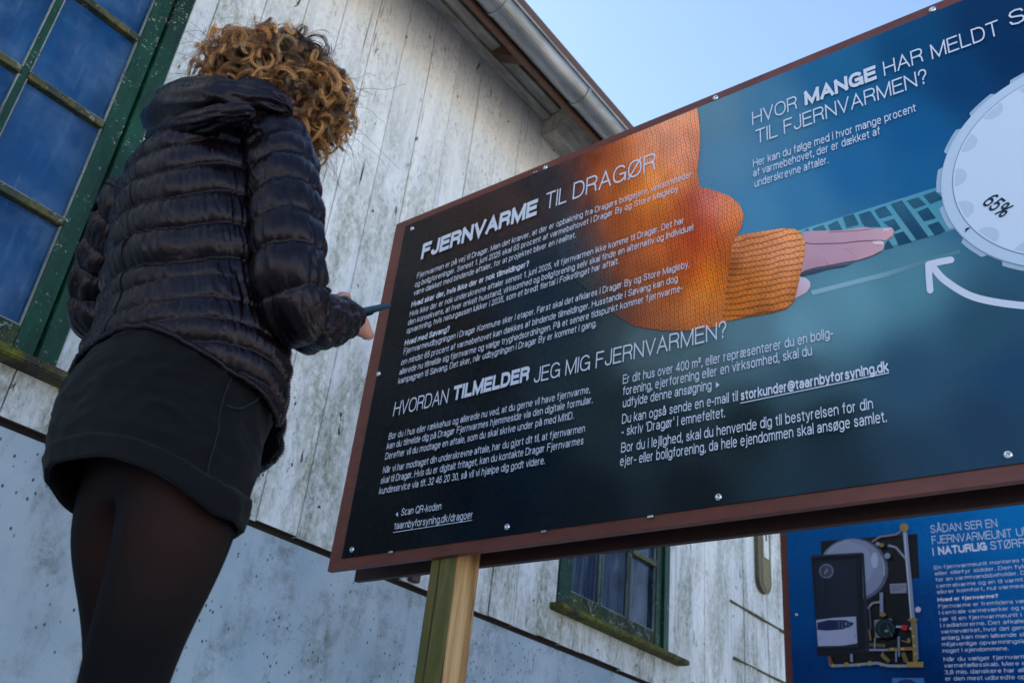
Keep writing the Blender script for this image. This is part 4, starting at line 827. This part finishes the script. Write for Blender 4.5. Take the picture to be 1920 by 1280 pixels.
# --- materials
def jacket_mat():
    n = N('black_quilted_nylon', px(15, 8, 12, .8), .25, 0, .26)
    f = n.noise(n.pos((1, 1, 1), obj=True), 160, 3, .6); g = n.noise(n.pos((60, 60, 16), obj=True), 1.2, 4, .6, .8)
    n.set('Roughness', n.ramp(g, [(.3, .20), (.7, .38)])); n.bump(n.mix(.85, f, g), .40, .005); n.set('Specular Tint', (.92, .82, 1.0, 1))
    return n.m
M_JK = jacket_mat()
def weave(name, c, c2, rough=.85):
    n = N(name, rough=rough, spec=.2)
    w = n.noise(n.pos((1, 1, 1), obj=True), 420, 2, .6); b = n.noise(n.pos(obj=True), 9, 4, .6)
    n.set('Base Color', n.mix(n.mix(.6, w, b), c, c2)); n.bump(w, .35, .0015); n.set('Sheen Weight', .04); return n.m
M_SKIRT = weave('dark_twill', px(2, 3, 7, 1.0), px(7, 9, 17, 1.0))
M_SEAMT = weave('seam_thread', px(22, 25, 38, 1.), px(34, 38, 52, 1.))
M_LINING = weave('black_lining', px(16, 15, 20), px(24, 22, 28))
M_SKIN = None
def skin_mat():
    n = N('skin', px(206, 150, 130, .95), .5, 0, .4); f = n.noise(n.pos(obj=True), 60, 4)
    n.set('Base Color', n.mix(f, px(214, 158, 140, .95), px(196, 132, 112, .95))); n.set('Subsurface Weight', .08); n.bump(f, .15, .002); return n.m
M_SKIN = skin_mat()
def tights_mat():
    n = N('sheer_black_tights', rough=.7, spec=.12)
    lw = n.node('LayerWeight'); lw.inputs['Blend'].default_value = .32
    sx = n.node('SeparateXYZ'); n.link(n.node('NewGeometry').outputs['Position'], sx.inputs[0])
    hz = n.ramp(n.math('MULTIPLY', n.math('SUBTRACT', sx.outputs[2], .55), 3.0), [(.22, .0), (.62, 1.)])   # brown shows only towards the top of the leg
    k = n.mix(1.0, n.ramp(lw.outputs['Facing'], [(.0, 1.), (.62, 0.)]), hz, 'MULTIPLY')
    f = n.noise(n.pos((1, 1, 1), obj=True), 500, 2)
    n.set('Base Color', n.mix(k, n.mix(f, px(4, 3, 6), px(8, 7, 11)), n.mix(f, px(50, 28, 25), px(33, 19, 18)))); n.bump(f, .2, .001); return n.m
M_TIGHTS = tights_mat()

# --- body: one continuous skinned figure
JO = {}
def J(n_, p, r): JO[n_] = (np.array(p, float), r)
J('pelvis', (.695, 1.255, .93), .105); J('belly', (.69, 1.25, 1.03), .095); J('chest', (.66, 1.26, 1.20), .085); J('upchest', (.65, 1.265, 1.34), .075)
J('neck0', (.64, 1.24, 1.455), .055); J('neck1', (.66, 1.215, 1.52), .052); J('head0', (.69, 1.195, 1.57), .075); J('head1', (.70, 1.185, 1.625), .085); J('head2', (.705, 1.18, 1.67), .060)
LEG = {'R': [((.705, 1.165, .86), .088), ((.70, 1.160, .80), .088), ((.705, 1.168, .74), .079), ((.70, 1.172, .67), .068), ((.695, 1.172, .60), .0605), ((.70, 1.175, .52), .055), ((.69, 1.175, .46), .050), ((.665, 1.175, .34), .052), ((.66, 1.175, .20), .038), ((.66, 1.175, .10), .033)],
       'L': [((.715, 1.345, .86), .088), ((.735, 1.345, .80), .086), ((.76, 1.345, .74), .077), ((.785, 1.345, .67), .067), ((.80, 1.345, .60), .060), ((.81, 1.345, .52), .055), ((.80, 1.345, .46), .050), ((.775, 1.345, .34), .052), ((.77, 1.345, .20), .038), ((.77, 1.345, .10), .033)]}
E_ = []
def chain(names): E_.extend(zip(names[:-1], names[1:]))
chain(['pelvis', 'belly', 'chest', 'upchest', 'neck0', 'neck1', 'head0', 'head1', 'head2'])
for s, L in LEG.items():
    ns = []
    for i, (p, r) in enumerate(L): J('leg%s%d' % (s, i), p, r); ns.append('leg%s%d' % (s, i))
    chain(['pelvis']+ns)
    a = L[-1][0]; J('heel'+s, (a[0]+.0, a[1], .05), .034); J('ball'+s, (a[0]+.12, a[1]+.0, .03), .036); J('toe'+s, (a[0]+.18, a[1], .026), .026); chain([ns[-1], 'heel'+s, 'ball'+s, 'toe'+s])
WR = onx(668, 592, .89)
SLR = [tuple(onx(490, 232, .64))+(.046,), tuple(onx(525, 285, .655))+(.054,), tuple(onx(535, 380, .665))+(.0545,), tuple(onx(540, 470, .68))+(.0545,), tuple(onx(545, 545, .70))+(.0545,), tuple(onx(562, 592, .735))+(.050,), tuple(onx(600, 603, .79))+(.044,), tuple(onx(640, 597, .85))+(.036,), tuple(onx(668, 592, .885))+(.028,)]
SLL = [(.62, 1.385, 1.435, .048), (.60, 1.425, 1.38, .052)]+[tuple(onx(236, 405, .60))+(.050,), tuple(onx(200, 500, .63))+(.050,), tuple(onx(182, 580, .655))+(.047,), (.725, 1.50, 1.16, .043), (.775, 1.44, 1.15, .037), (.81, 1.40, 1.15, .029)]
J('shR', tuple(np.array(SLR[1][:3])+np.array([.01, .01, -.02])), .020); J('uaR', SLR[2][:3], .036); J('elR', SLR[4][:3], .034); J('faR', SLR[6][:3], .028); J('wrR', SLR[7][:3], .020)
J('shL', SLL[1][:3], .030); J('uaL', SLL[2][:3], .034); J('elL', SLL[4][:3], .034); J('faL', SLL[5][:3], .033); J('wrL', SLL[7][:3], .024)
chain(['upchest', 'shR', 'uaR', 'elR', 'faR', 'wrR']); chain(['upchest', 'shL', 'uaL', 'elL', 'faL', 'wrL'])
# hands: fwd, up (back of the hand) and side axes
def hand(tag_, W, fwd, up, side, curl):
    fwd, up, side = [np.array(v, float)/np.linalg.norm(v) for v in (fwd, up, side)]
    J('palm'+tag_, W+fwd*.035, .022); J('knk'+tag_, W+fwd*.066, .021); chain(['wr'+tag_, 'palm'+tag_, 'knk'+tag_])
    for i, (o_, ln) in enumerate(((-.030, .066), (-.010, .074), (.010, .070), (.029, .056))):
        base = W+fwd*.078+side*o_; a = curl*.45; p = base.copy(); prev = 'knk'+tag_; nm = 'f%s%d_' % (tag_, i)
        J(nm+'0', p, .0092); chain([prev, nm+'0'])
        for k in range(3):
            d = fwd*math.cos(a)-up*math.sin(a); p = p+d*ln*(.44, .32, .26)[k]; J(nm+str(k+1), p, (.0088, .0082, .0074)[k]); chain([nm+str(k), nm+str(k+1)]); a += curl
    b = W+fwd*.028-side*.026-up*.004; d = -side*.75+fwd*.6-up*.25; nm = 't%s_' % tag_
    J(nm+'0', b, .013); J(nm+'1', b+d*.030, .0112); J(nm+'2', b+d*.044+fwd*.022+side*.002, .0102); J(nm+'3', b+d*.046+fwd*.044+side*.008, .0088)
    chain(['palm'+tag_, nm+'0', nm+'1', nm+'2', nm+'3'])
# right hand reaches on towards the board, palm facing left and up to the phone
hand('R', np.array(SLR[7][:3])+np.array([.010, .004, -.006]), (.62, .30, .48), (-.25, -.85, -.30), (.45, -.35, -.75), 1.15)
hand('L', np.array(SLL[7][:3]), (.25, -.95, .1), (.9, .3, .1), (.1, .1, -.98), .5)
names = list(JO); idx = {n_: i for i, n_ in enumerate(names)}
bme = bpy.data.meshes.new('body'); bme.from_pydata([tuple(JO[n_][0]) for n_ in names], [(idx[a], idx[b]) for a, b in E_], [])
bo = bpy.data.objects.new('body', bme); COL.objects.link(bo)
bme.attributes.new('r', 'FLOAT', 'POINT')
md = bo.modifiers.new('Skin', 'SKIN'); md.use_smooth_shade = True
if not bme.skin_vertices:
    bpy.context.view_layer.objects.active = bo
for i, n_ in enumerate(names):
    sv = bme.skin_vertices[0].data[i] if bme.skin_vertices else None
    if sv: sv.radius = (JO[n_][1], JO[n_][1]); sv.use_root = (n_ == 'pelvis')
ms = bo.modifiers.new('Subsurf', 'SUBSURF'); ms.levels = 2; ms.render_levels = 2
dg = bpy.context.evaluated_depsgraph_get(); dg.update(); bm_ = bpy.data.meshes.new_from_object(bo.evaluated_get(dg)); bpy.data.objects.remove(bo, do_unlink=True)
bm_.materials.clear(); bm_.materials.append(M_SKIN); bm_.materials.append(M_TIGHTS)
for p in bm_.polygons: p.use_smooth = True; p.material_index = 1 if p.center.z < 1.0 and p.center.x < 1.0 else 0
body = bpy.data.objects.new('body', bm_); COL.objects.link(body); cp(body)

# --- face (hidden side): nose, eyes, lips as small features on the head
fc = np.array([.79, 1.165, 1.585])
def blob(name, c, r, mat, sc=(1, 1, 1), par=None):
    bm = bmesh.new(); bmesh.ops.create_uvsphere(bm, u_segments=14, v_segments=10, radius=r)
    for v in bm.verts: v.co = Vector((v.co.x*sc[0]+c[0], v.co.y*sc[1]+c[1], v.co.z*sc[2]+c[2]))
    me = bpy.data.meshes.new(name); bm.to_mesh(me); bm.free(); me.materials.append(mat)
    for p in me.polygons: p.use_smooth = True
    o = bpy.data.objects.new(name, me); COL.objects.link(o); return cp(o)
blob('nose', (.776, 1.215, 1.600), .013, M_SKIN, (1.2, .8, 1.5)); M_LIP = flat('lips', px(180, 90, 90)); M_EYE = flat('eye_white', px(225, 222, 215))
blob('mouth', (.756, 1.200, 1.572), .012, M_LIP, (.5, 1.4, .5))
for s in (-1, 1): blob('eye', (.755, 1.205+s*.03, 1.628), .011, M_EYE)


# --- skirt
SKT = [(.78, 1.215, .152), (.82, 1.224, .163), (.85, 1.240, .175), (.88, 1.250, .184), (.91, 1.259, .190), (.94, 1.266, .192), (.97, 1.267, .196), (1.0, 1.259, .196), (1.04, 1.25, .186), (1.09, 1.24, .172)]
s_n = lambda u: math.sin(u)
def skirt_pt(u, t, off=0.0):
    back = max(0, -math.cos(u)); right = max(0, -math.sin(u)); left = max(0, math.sin(u)); fr = max(0, math.cos(u))
    hem = .800+.054*back**1.3-.008*right+.022*left
    z = hem+(1.09-hem)*t; cy, a = interp(SKT, z)
    x = .69+(.68*a+off)*math.cos(u); y = cy+(a+off)*math.sin(u)
    d = .0045*nz_(x*9, y*9, z*5)+.002*nz_(x*30, y*30, z*14)
    # light drag folds near the hem
    d += .004*math.exp(-t*5)*math.sin(u*5+1.3)+.0035*max(0, 1-abs(nz_(u*3+t*4, t*9, 3.))*3)*(t > .1)*min(1, (t-.1)*4)+.0045*max(0, 1-abs(nz_(u*2.2-t*3, t*5+u, 7.))*3.4)*(.3+.7*abs(s_n(u)))
    return (x+d*math.cos(u), y+d*math.sin(u), z)
V, F = loft_grid(lambda u, t: skirt_pt(u, t), 160, 70); sk = fastmesh('skirt', V, F, M_SKIRT); cp(sk)
m_ = sk.modifiers.new('Solidify', 'SOLIDIFY'); m_.thickness = .003; m_.offset = -1
V, F = loft_grid(lambda u, t: skirt_pt(u, t*.135-.002, .0026), 160, 8); hm = fastmesh('hem_cuff', V, F, M_SKIRT); cp(hm, sk); m_ = hm.modifiers.new('Solidify', 'SOLIDIFY'); m_.thickness = .004; m_.offset = 0
def seamline(fn, name, r=.0009, par=None, mat=None, n=40):
    v, f = tube([fn(i/(n-1)) for i in range(n)], [r]*n, 6); o = mesh(name, v, f, mat or M_SEAMT, None, True); cp(o, par); return o
for u0 in (math.pi*1.44, math.pi*.62): seamline(lambda t: skirt_pt(u0, .13+t*.85, .0012), 'side_seam', .0010, sk)
seamline(lambda t: skirt_pt(2*math.pi*t, .137, .0032), 'hem_stitch', .0007, sk, n=120)
def pocket(t): 
    u = math.pi*(1.44+.12*t); return skirt_pt(u, .47+.34*t**.45*1.0, .0018)
seamline(lambda t: skirt_pt(math.pi*(1.455+.135*math.sin(t*math.pi/2)), .50+.30*(1-math.cos(t*math.pi/2)), .002), 'pocket_edge', .0016, sk)

# --- jacket torso
JT = [(.88, 1.265, .212), (1.0, 1.262, .209), (1.05, 1.250, .201), (1.10, 1.240, .178), (1.15, 1.248, .167), (1.20, 1.248, .164), (1.25, 1.257, .162), (1.30, 1.266, .160), (1.35, 1.279, .156), (1.40, 1.290, .148), (1.44, 1.290, .132), (1.475, 1.278, .105), (1.50, 1.262, .082), (1.52, 1.252, .070)]
JX = [(.88, .70), (1.0, .695), (1.05, .69), (1.1, .68), (1.2, .655), (1.3, .640), (1.4, .635), (1.5, .64), (1.52, .645)]
PITCH = .0575
def puff(v, amp=1.0): 
    t = v-math.floor(v); return amp*(math.sin(math.pi*t)**.5)
def jacket_pt(u, t):
    c, s = math.cos(u), math.sin(u); back = max(0, -c); right = max(0, -s); left = max(0, s); fr = max(0, c)
    hem = .936+.104*back**2+.02*left+.045*right*(1-fr)
    top = 1.52; z = hem+(top-hem)*t; cy, a = interp(JT, z); cx, = interp(JX, z)
    b = .66*a
    if fr: b *= 1+.16*fr*max(0, min(1, (1.2-z)*4))      # front hangs away from the body
    x = cx+b*c; y = cy+a*s
    # quilting follows level lines that sag a little at the sides; finer gathers at the waist
    ph = (z-.018*s*s+.010*nz_(u*1.5, 3, z*3))/PITCH
    low = max(0., min(1., (1.17-z)/.07))
    ph2 = (z-.020*s*s)/(.036)
    pf = puff(ph)*(1-low)*.0135+puff(ph2)*low*.0060
    tt = ph-math.floor(ph); edge = 1-abs(2*tt-1)
    wr = nz_(u*15, z*11, 2.)*.0014+nz_(u*26+z*16, z*22, 5.)*.0014
    wr += max(0, nz_(u*21, z*7+u*2, 9.))*.0036*(1-.75*edge)
    cre = 1-abs(nz_(u*13+z*9, z*13+u*3, 4.))*2.6; wr -= max(0, cre)**3*.0034*(.1+.9*max(0, min(1, .5+1.6*nz_(u*1.7, z*7, 8.))))
    big = nz_(x*6, y*6, z*6)*.007
    edgeh = math.exp(-(z-hem)/.016)
    d = pf*(.75+.4*min(1, max(0, .5+nz_(u*4, z*9, 1.))))+wr*(.7+low*.25)+big-edgeh*.006
    return (x+d*c, y+d*s, z+.2*wr)
U0, U1 = -.55, 2*math.pi-1.05
V, F = loft_grid(lambda u, t: jacket_pt(u, t), 330, 250, U0, U1, False); jk = fastmesh('quilted_jacket', V, F, M_JK); cp(jk)
jk.data.materials.append(M_LINING); m_ = jk.modifiers.new('Solidify', 'SOLIDIFY'); m_.thickness = .006; m_.offset = -1; m_.material_offset = 1
# hem binding roll, zip tapes with teeth on both front edges
hemp = [jacket_pt(U0+(U1-U0)*i/160, 0.004) for i in range(161)]
v, f = tube(hemp, [.0048+.0012*nz_(i*.35, 0, 0) for i in range(161)], 8); cp(mesh('hem_binding', v, f, M_JK, None, True), jk)
M_TEETH = flat('zip_teeth', px(60, 34, 50), .35)
for uu in (U0, U1):
    pth = [Vector(jacket_pt(uu, t)) for t in np.linspace(0, .93, 120)]
    v, f = tube(pth, [.0035]*120, 6); cp(mesh('zip_tape', v, f, M_LINING, None, True), jk)
    tv, tf = [], []
    for a, b in zip(pth[:-1], pth[1:]):
        m = (a+b)/2; d = (b-a).normalized(); o = Vector((1, -.12 if uu > 1 else .12, 0)).normalized()*.0062; w_ = d*.0016; s_ = d.cross(o).normalized()*.0013
        n0 = len(tv)
        for p in (m-w_-s_, m+w_-s_, m+w_+s_, m-w_+s_): tv.append(p)
        for p in (m-w_-s_+o, m+w_-s_+o, m+w_+s_+o, m-w_+s_+o): tv.append(p)
        tf += [tuple(i+n0 for i in q_) for q_ in BOXF]
    zt_ = cp(mesh('zip_teeth', tv, tf, M_TEETH, None, False, True), jk)
# centre back seam
seamline(lambda t: tuple(np.array(jacket_pt(math.pi*1.0, .02+.90*t))+np.array([-.0006, 0, 0])), 'back_seam', .0008, jk, M_LINING, 120)

# --- sleeves
def sleeve(pts, name, npath, seed, amp=.0130):
    P = smoothpath(pts, npath); L = np.r_[0, np.cumsum(np.linalg.norm(np.diff(P[:, :3], axis=0), axis=1))]
    T_ = np.gradient(P[:, :3], axis=0); T_ /= np.linalg.norm(T_, axis=1)[:, None]; Nn = np.cross(T_[0], [1., 0, 0]); Nn /= np.linalg.norm(Nn)
    nu = 120; V = []
    for i in range(npath):
        Nn = Nn-T_[i]*Nn.dot(T_[i]); Nn /= np.linalg.norm(Nn); Bn = np.cross(T_[i], Nn); end = math.exp(-(L[-1]-L[i])/.012)
        for j in range(nu):
            u = 2*math.pi*j/nu; ph = (L[i]+.006*math.sin(u+seed)+.004*nz_(u*1.2, L[i]*6, seed))/.0535
            tt = ph-math.floor(ph)
            wr = nz_(math.cos(u)*4+seed, math.sin(u)*4, L[i]*14)*.0028+max(0, nz_(u*11, L[i]*12, seed+4))*.0036*(1-.7*math.sin(math.pi*tt))+nz_(u*16, L[i]*26, seed+8)*.0009
            cre = 1-abs(nz_(math.cos(u)*5+seed, math.sin(u)*5, L[i]*20+u*1.5))*2.6; wr -= max(0, cre)**3*.0035*max(0, min(1, .5+1.8*nz_(u*1.3, L[i]*8, seed)))
            wr *= 1-.8*math.exp(-(L[-1]-L[i])/.03); d = P[i, 3]+puff(ph)*amp*(1-.6*math.exp(-(L[-1]-L[i])/.04))*(.75+.4*nz_(u*2, L[i]*10, seed))+wr-end*.008-amp*.5
            V.append(P[i, :3]+d*(Nn*math.cos(u)+Bn*math.sin(u)))
    F = [(i*nu+j, i*nu+(j+1) % nu, (i+1)*nu+(j+1) % nu, (i+1)*nu+j) for i in range(npath-1) for j in range(nu)]
    o = fastmesh(name, V, F, M_JK); cp(o, jk); m_ = o.modifiers.new('Solidify', 'SOLIDIFY'); m_.thickness = .004; m_.offset = -1
    v, f = tube([V_ for V_ in [np.mean(V[-nu:], axis=0)+(np.array(V[-nu+j % nu])-np.mean(V[-nu:], axis=0)) for j in range(0, nu+1, 3)]], [.003]*41, 6, False); cp(mesh('cuff_binding', v, f, M_JK, None, True), jk)
    return o
sleeve(SLR, 'sleeve', 230, 1.0); sleeve(SLL, 'sleeve', 190, 5.0)

# --- collar and hood
def roll(pts, name, amp, seed, nu=70, npth=120, sx=1.0):
    P = smoothpath(pts, npth); T_ = np.gradient(P[:, :3], axis=0); T_ /= np.linalg.norm(T_, axis=1)[:, None]; V = []
    Nn = np.cross(T_[0], [0, 0, 1.]); Nn /= np.linalg.norm(Nn)
    for i in range(npth):
        Nn = Nn-T_[i]*Nn.dot(T_[i]); Nn /= np.linalg.norm(Nn); Bn = np.cross(T_[i], Nn); e = min(1, i/8., (npth-1-i)/8.)**.5
        for j in range(nu):
            u = 2*math.pi*j/nu; r = P[i, 3]*e
            r += r*.30*(abs(math.sin(u*1.5+.4+i*.012))**.7-.5)+nz_(math.cos(u)*3+seed, math.sin(u)*3, i*.06)*amp+nz_(u*5, i*.11, seed)*amp*.5
            V.append(P[i, :3]+r*(Nn*math.cos(u)*sx+Bn*math.sin(u)))
    F = [(i*nu+j, i*nu+(j+1) % nu, (i+1)*nu+(j+1) % nu, (i+1)*nu+j) for i in range(npth-1) for j in range(nu)]
    V = [tuple(v) for v in V]; o = fastmesh(name, V, F, M_JK); cp(o, jk); return o
def q(a, b, X, r): return tuple(onx(a, b, X))+(r,)
roll([q(292, 232, .600, .018), q(312, 222, .585, .038), q(352, 208, .57, .049), q(400, 198, .57, .045), q(450, 193, .585, .034), q(505, 198, .61, .027), q(548, 215, .64, .018)], 'hood', .007, 2.0)
roll([q(300, 190, .600, .016), q(325, 178, .60, .022), q(372, 167, .60, .024), q(425, 165, .60, .025), q(480, 172, .61, .024), q(530, 195, .64, .018)], 'hood', .005, 7.0)
roll([q(285, 255, .595, .010), q(300, 248, .575, .020), q(345, 236, .555, .022), q(395, 224, .55, .020), q(440, 214, .56, .016), q(480, 210, .58, .010)], 'hood', .004, 9.0)
V, F = loft_grid(lambda u, t: (.645+(.075-.010*t)*math.cos(u)-.015*t+.01*t, 1.250+(.080-.012*t)*math.sin(u)-.02*t, 1.475+.055*t+.02*max(0, -math.cos(u))), 60, 12); co_ = fastmesh('collar', V, F, M_JK); cp(co_, jk)
m_ = co_.modifiers.new('Solidify', 'SOLIDIFY'); m_.thickness = .012; m_.offset = 0

# --- hair
HC = onx(520, 168, .69)
def hair_mat():
    n = N('curly_hair', rough=.36, spec=.5); at = n.node('Attribute', attribute_name='tint').outputs['Color']; n.set('Base Color', at); return n.m
M_HAIR = hair_mat()
view = HC-np.array([0, 0, CH]); view /= np.linalg.norm(view)
def strands(paths, r0, r1, cols, seg=3):
    """paths (S,n,3); r per point; cols (S,n,3) -> verts, quads"""
    S, n, _ = paths.shape; T_ = np.gradient(paths, axis=1); T_ /= np.linalg.norm(T_, axis=2, keepdims=True)+1e-9
    ref = np.array([.3, .2, .93]); A = np.cross(T_, ref); A /= np.linalg.norm(A, axis=2, keepdims=True)+1e-9; Bv = np.cross(T_, A)
    r = np.linspace(0, 1, n)[None, :, None]; rr = r0[:, None, None]*(1-r)+r1[:, None, None]*r
    V = np.stack([paths+rr*(A*math.cos(2*math.pi*k/seg)+Bv*math.sin(2*math.pi*k/seg)) for k in range(seg)], 2)   # S,n,seg,3
    ids = np.arange(S*n*seg).reshape(S, n, seg); a = ids[:, :-1]; b = ids[:, 1:]
    F = np.stack([a, np.roll(a, -1, 2), np.roll(b, -1, 2), b], -1).reshape(-1, 4)
    return V.reshape(-1, 3), F, np.repeat(cols.reshape(-1, 3), seg, 0)
n = 40; PA, R0_, R1_, CO = [], [], [], []
dark = s2l((44, 34, 35)); mid = s2l((104, 76, 60)); gold = s2l((236, 168, 100)); pale = s2l((236, 196, 140))
NL = 960
for k in range(NL):
    # root direction over the whole scalp except the face; the last third hangs over the near cheek
    side = 520 <= k < 640; feat = 640 <= k < 860; low_ = k >= 860
    while True:
        d = rng.normal(size=3)
        if side: d = d*.45+np.array([.62, -.72, .12])
        if low_: d = d*.30+np.array([.25, -.80, -.35])
        d /= np.linalg.norm(d)
        if d[0] > .86 and d[2] < .2: continue
        if d[2] < -.75: continue
        break
    t = np.linspace(0, 1, n); root = HC+d*np.array([.086, .078, .080])
    ln = rng.uniform(.050, .078) if d[2] > .3 else rng.uniform(.070, .112)
    if side: ln *= .8
    if low_: ln *= .65
    out = d*np.array([1, 1.15, .45])+rng.normal(size=3)*.25; out /= np.linalg.norm(out)
    cen = root[None]+out[None]*(ln*(.25+.75*t)*t**.55)[:, None]*(.40 if side else .60)+np.array([0, 0, -1.])[None]*(ln*t**2*(.75 if d[2] > .3 else (.70 if side else .45)))[:, None]
    if not side and rng.random() < .35: cen += (d*.02)[None]*t[:, None]
    ax = out*.6+np.array([0, 0, -.7])+rng.normal(size=3)*.55; ax /= np.linalg.norm(ax); e1 = np.cross(ax, rng.normal(size=3)); e1 /= np.linalg.norm(e1); e2 = np.cross(ax, e1)
    cr0 = rng.uniform(.009, .019) if not feat else rng.uniform(.014, .027); turns = ln/rng.uniform(.040, .066)*(1.12 if feat else 1)*rng.choice([-1, 1]); cr = cr0*np.clip(t*3.2, 0, 1)*(1-.35*t); ph = rng.uniform(0, 6.28)
    ang_ = turns*2*math.pi*t+ph
    cen = cen+cr[:, None]*(np.cos(ang_)[:, None]*e1+np.sin(ang_)[:, None]*e2)
    vq = cen-HC; rad3 = np.where(vq[:, 2:3] > 0, np.array([[.140, .140, .108]]), np.array([[.140, .140, .135]])); qn = np.sqrt(((vq/rad3)**2).sum(1))[:, None]
    cen = HC+vq*np.where(qn > 1, (1+(qn-1)*.30)/np.maximum(qn, 1e-6), 1)
    warm = rng.uniform(0, 1)**(1.0 if feat else 2.2); tip = gold*warm+mid*(1-warm)
    if feat: tip = gold*(.75+.35*warm)+pale*.15
    if rng.random() < .08: tip = pale*.8
    if feat: cen += d[None]*.016*t[:, None]
    low = 1.0 if d[2] < .35 else .22
    rad_ = (np.cos(ang_)[:, None]*e1+np.sin(ang_)[:, None]*e2)
    m = 17; lw = rng.uniform(.0018, .0034) if not feat else rng.uniform(.0015, .0027)
    for s_ in range(m):
        o1, o2 = rng.normal(size=2)*lw; spread = (.35+.65*np.sin(math.pi*np.clip(t*1.02, 0, 1))**.7)
        f1 = np.cumsum(rng.normal(size=n))*.00028; p_ = cen+(o1*spread)[:, None]*ax*1.5+(o2*.8*spread+f1)[:, None]*rad_
        if rng.random() < .07: p_ = p_+(t**2)[:, None]*rng.normal(size=3)*.012
        PA.append(p_); R0_.append(rng.uniform(.0003, .00065)); R1_.append(.0003)
        g = np.clip((t-.18)*1.6, 0, 1)[:, None]*low*rng.uniform(.45, 1.15); CO.append(np.clip(dark*(1-g)+tip*g, 0, 1)*rng.uniform(.45, 1.3))
V1, F1, C1 = strands(np.array(PA), np.array(R0_), np.array(R1_), np.array(CO))
# frizz: single hairs
PA, R0_, R1_, CO = [], [], [], []
for k in range(520):
    d = rng.normal(size=3); d[2] = abs(d[2])*.8-.35; d /= np.linalg.norm(d)
    
    t = np.linspace(0, 1, n); root = HC+d*np.array([.09, .08, .09]); ln = rng.uniform(.05, .11); out = d+rng.normal(size=3)*.45
    e1 = np.cross(out, rng.normal(size=3)); e1 /= np.linalg.norm(e1); e2 = np.cross(out, e1); e2 /= np.linalg.norm(e2); tn = rng.uniform(.6, 2.6); ph = rng.uniform(0, 6.28); cr = rng.uniform(.003, .012)
    if d[2] > .1: ln *= .45
    p = root+out[None]*(ln*t)[:, None]*.8+np.array([0, 0, -1.])*(ln*.5*t**2)[:, None]+cr*t[:, None]*(np.cos(tn*6.28*t+ph)[:, None]*e1+np.sin(tn*6.28*t+ph)[:, None]*e2)
    PA.append(p); R0_.append(.0004); R1_.append(.00025); CO.append(np.tile(dark*1.2+gold*.12*rng.random(), (n, 1)))
V2, F2, C2 = strands(np.array(PA), np.array(R0_), np.array(R1_), np.array(CO))
hr = fastmesh('hair', np.vstack([V1, V2]), np.vstack([F1, F2+len(V1)]), M_HAIR, stuff=True); vcol(hr, np.vstack([C1, C2])); cp(hr)
M_CAP = simple('hair_cap_dark', px(38, 28, 26), .8, scale=60)  # dark inner cap added to block light through the curls and cover the cheek
bm = bmesh.new(); bmesh.ops.create_icosphere(bm, subdivisions=4, radius=1)
for v in bm.verts:
    c = v.co.copy(); r = .100+.008*nz_(c.x*4, c.y*4, c.z*4); v.co = Vector((HC[0]+c.x*r*(.95 if (c.x < 0 or c.y < .15) else .66), HC[1]+c.y*r*.94, HC[2]+c.z*r*(.92 if c.z > 0 else 1.02)))
me = bpy.data.meshes.new('hair_block_cap'); bm.to_mesh(me); bm.free(); me.materials.append(M_CAP)
for p in me.polygons: p.use_smooth = True
hb = bpy.data.objects.new('hair_block_cap', me); COL.objects.link(hb); cp(hb)

# ================================================================== PHONE
pc = onx(701, 578, .975); ax = Vector((.80, .06, .60)).normalized(); sd_ = Vector((0, 1, 0)); sd_ = (sd_-ax*sd_.dot(ax)).normalized(); nr = ax.cross(sd_)
ph = empty('phone', tuple(pc), 'slim dark phone held up in the right hand before the sign edge', 'phone')
ph.matrix_world = Matrix(((ax.x, sd_.x, nr.x, pc[0]), (ax.y, sd_.y, nr.y, pc[1]), (ax.z, sd_.z, nr.z, pc[2]), (0, 0, 0, 1)))
M_PH = flat('phone_case', px(38, 66, 82), .35); M_SCR = flat('phone_glass', px(10, 12, 16), .08)
a_ = box('phone_body', -.095, .05, -.004, .068, -.0045, .0045, M_PH, None, .0035); a_.parent = ph
b_ = box('screen', -.091, .046, 0, .064, .0046, .0052, M_SCR); b_.parent = ph
c_ = box('camera_bump', .015, .043, .038, .062, -.0068, -.0046, M_SCR, None, .0008); c_.parent = ph
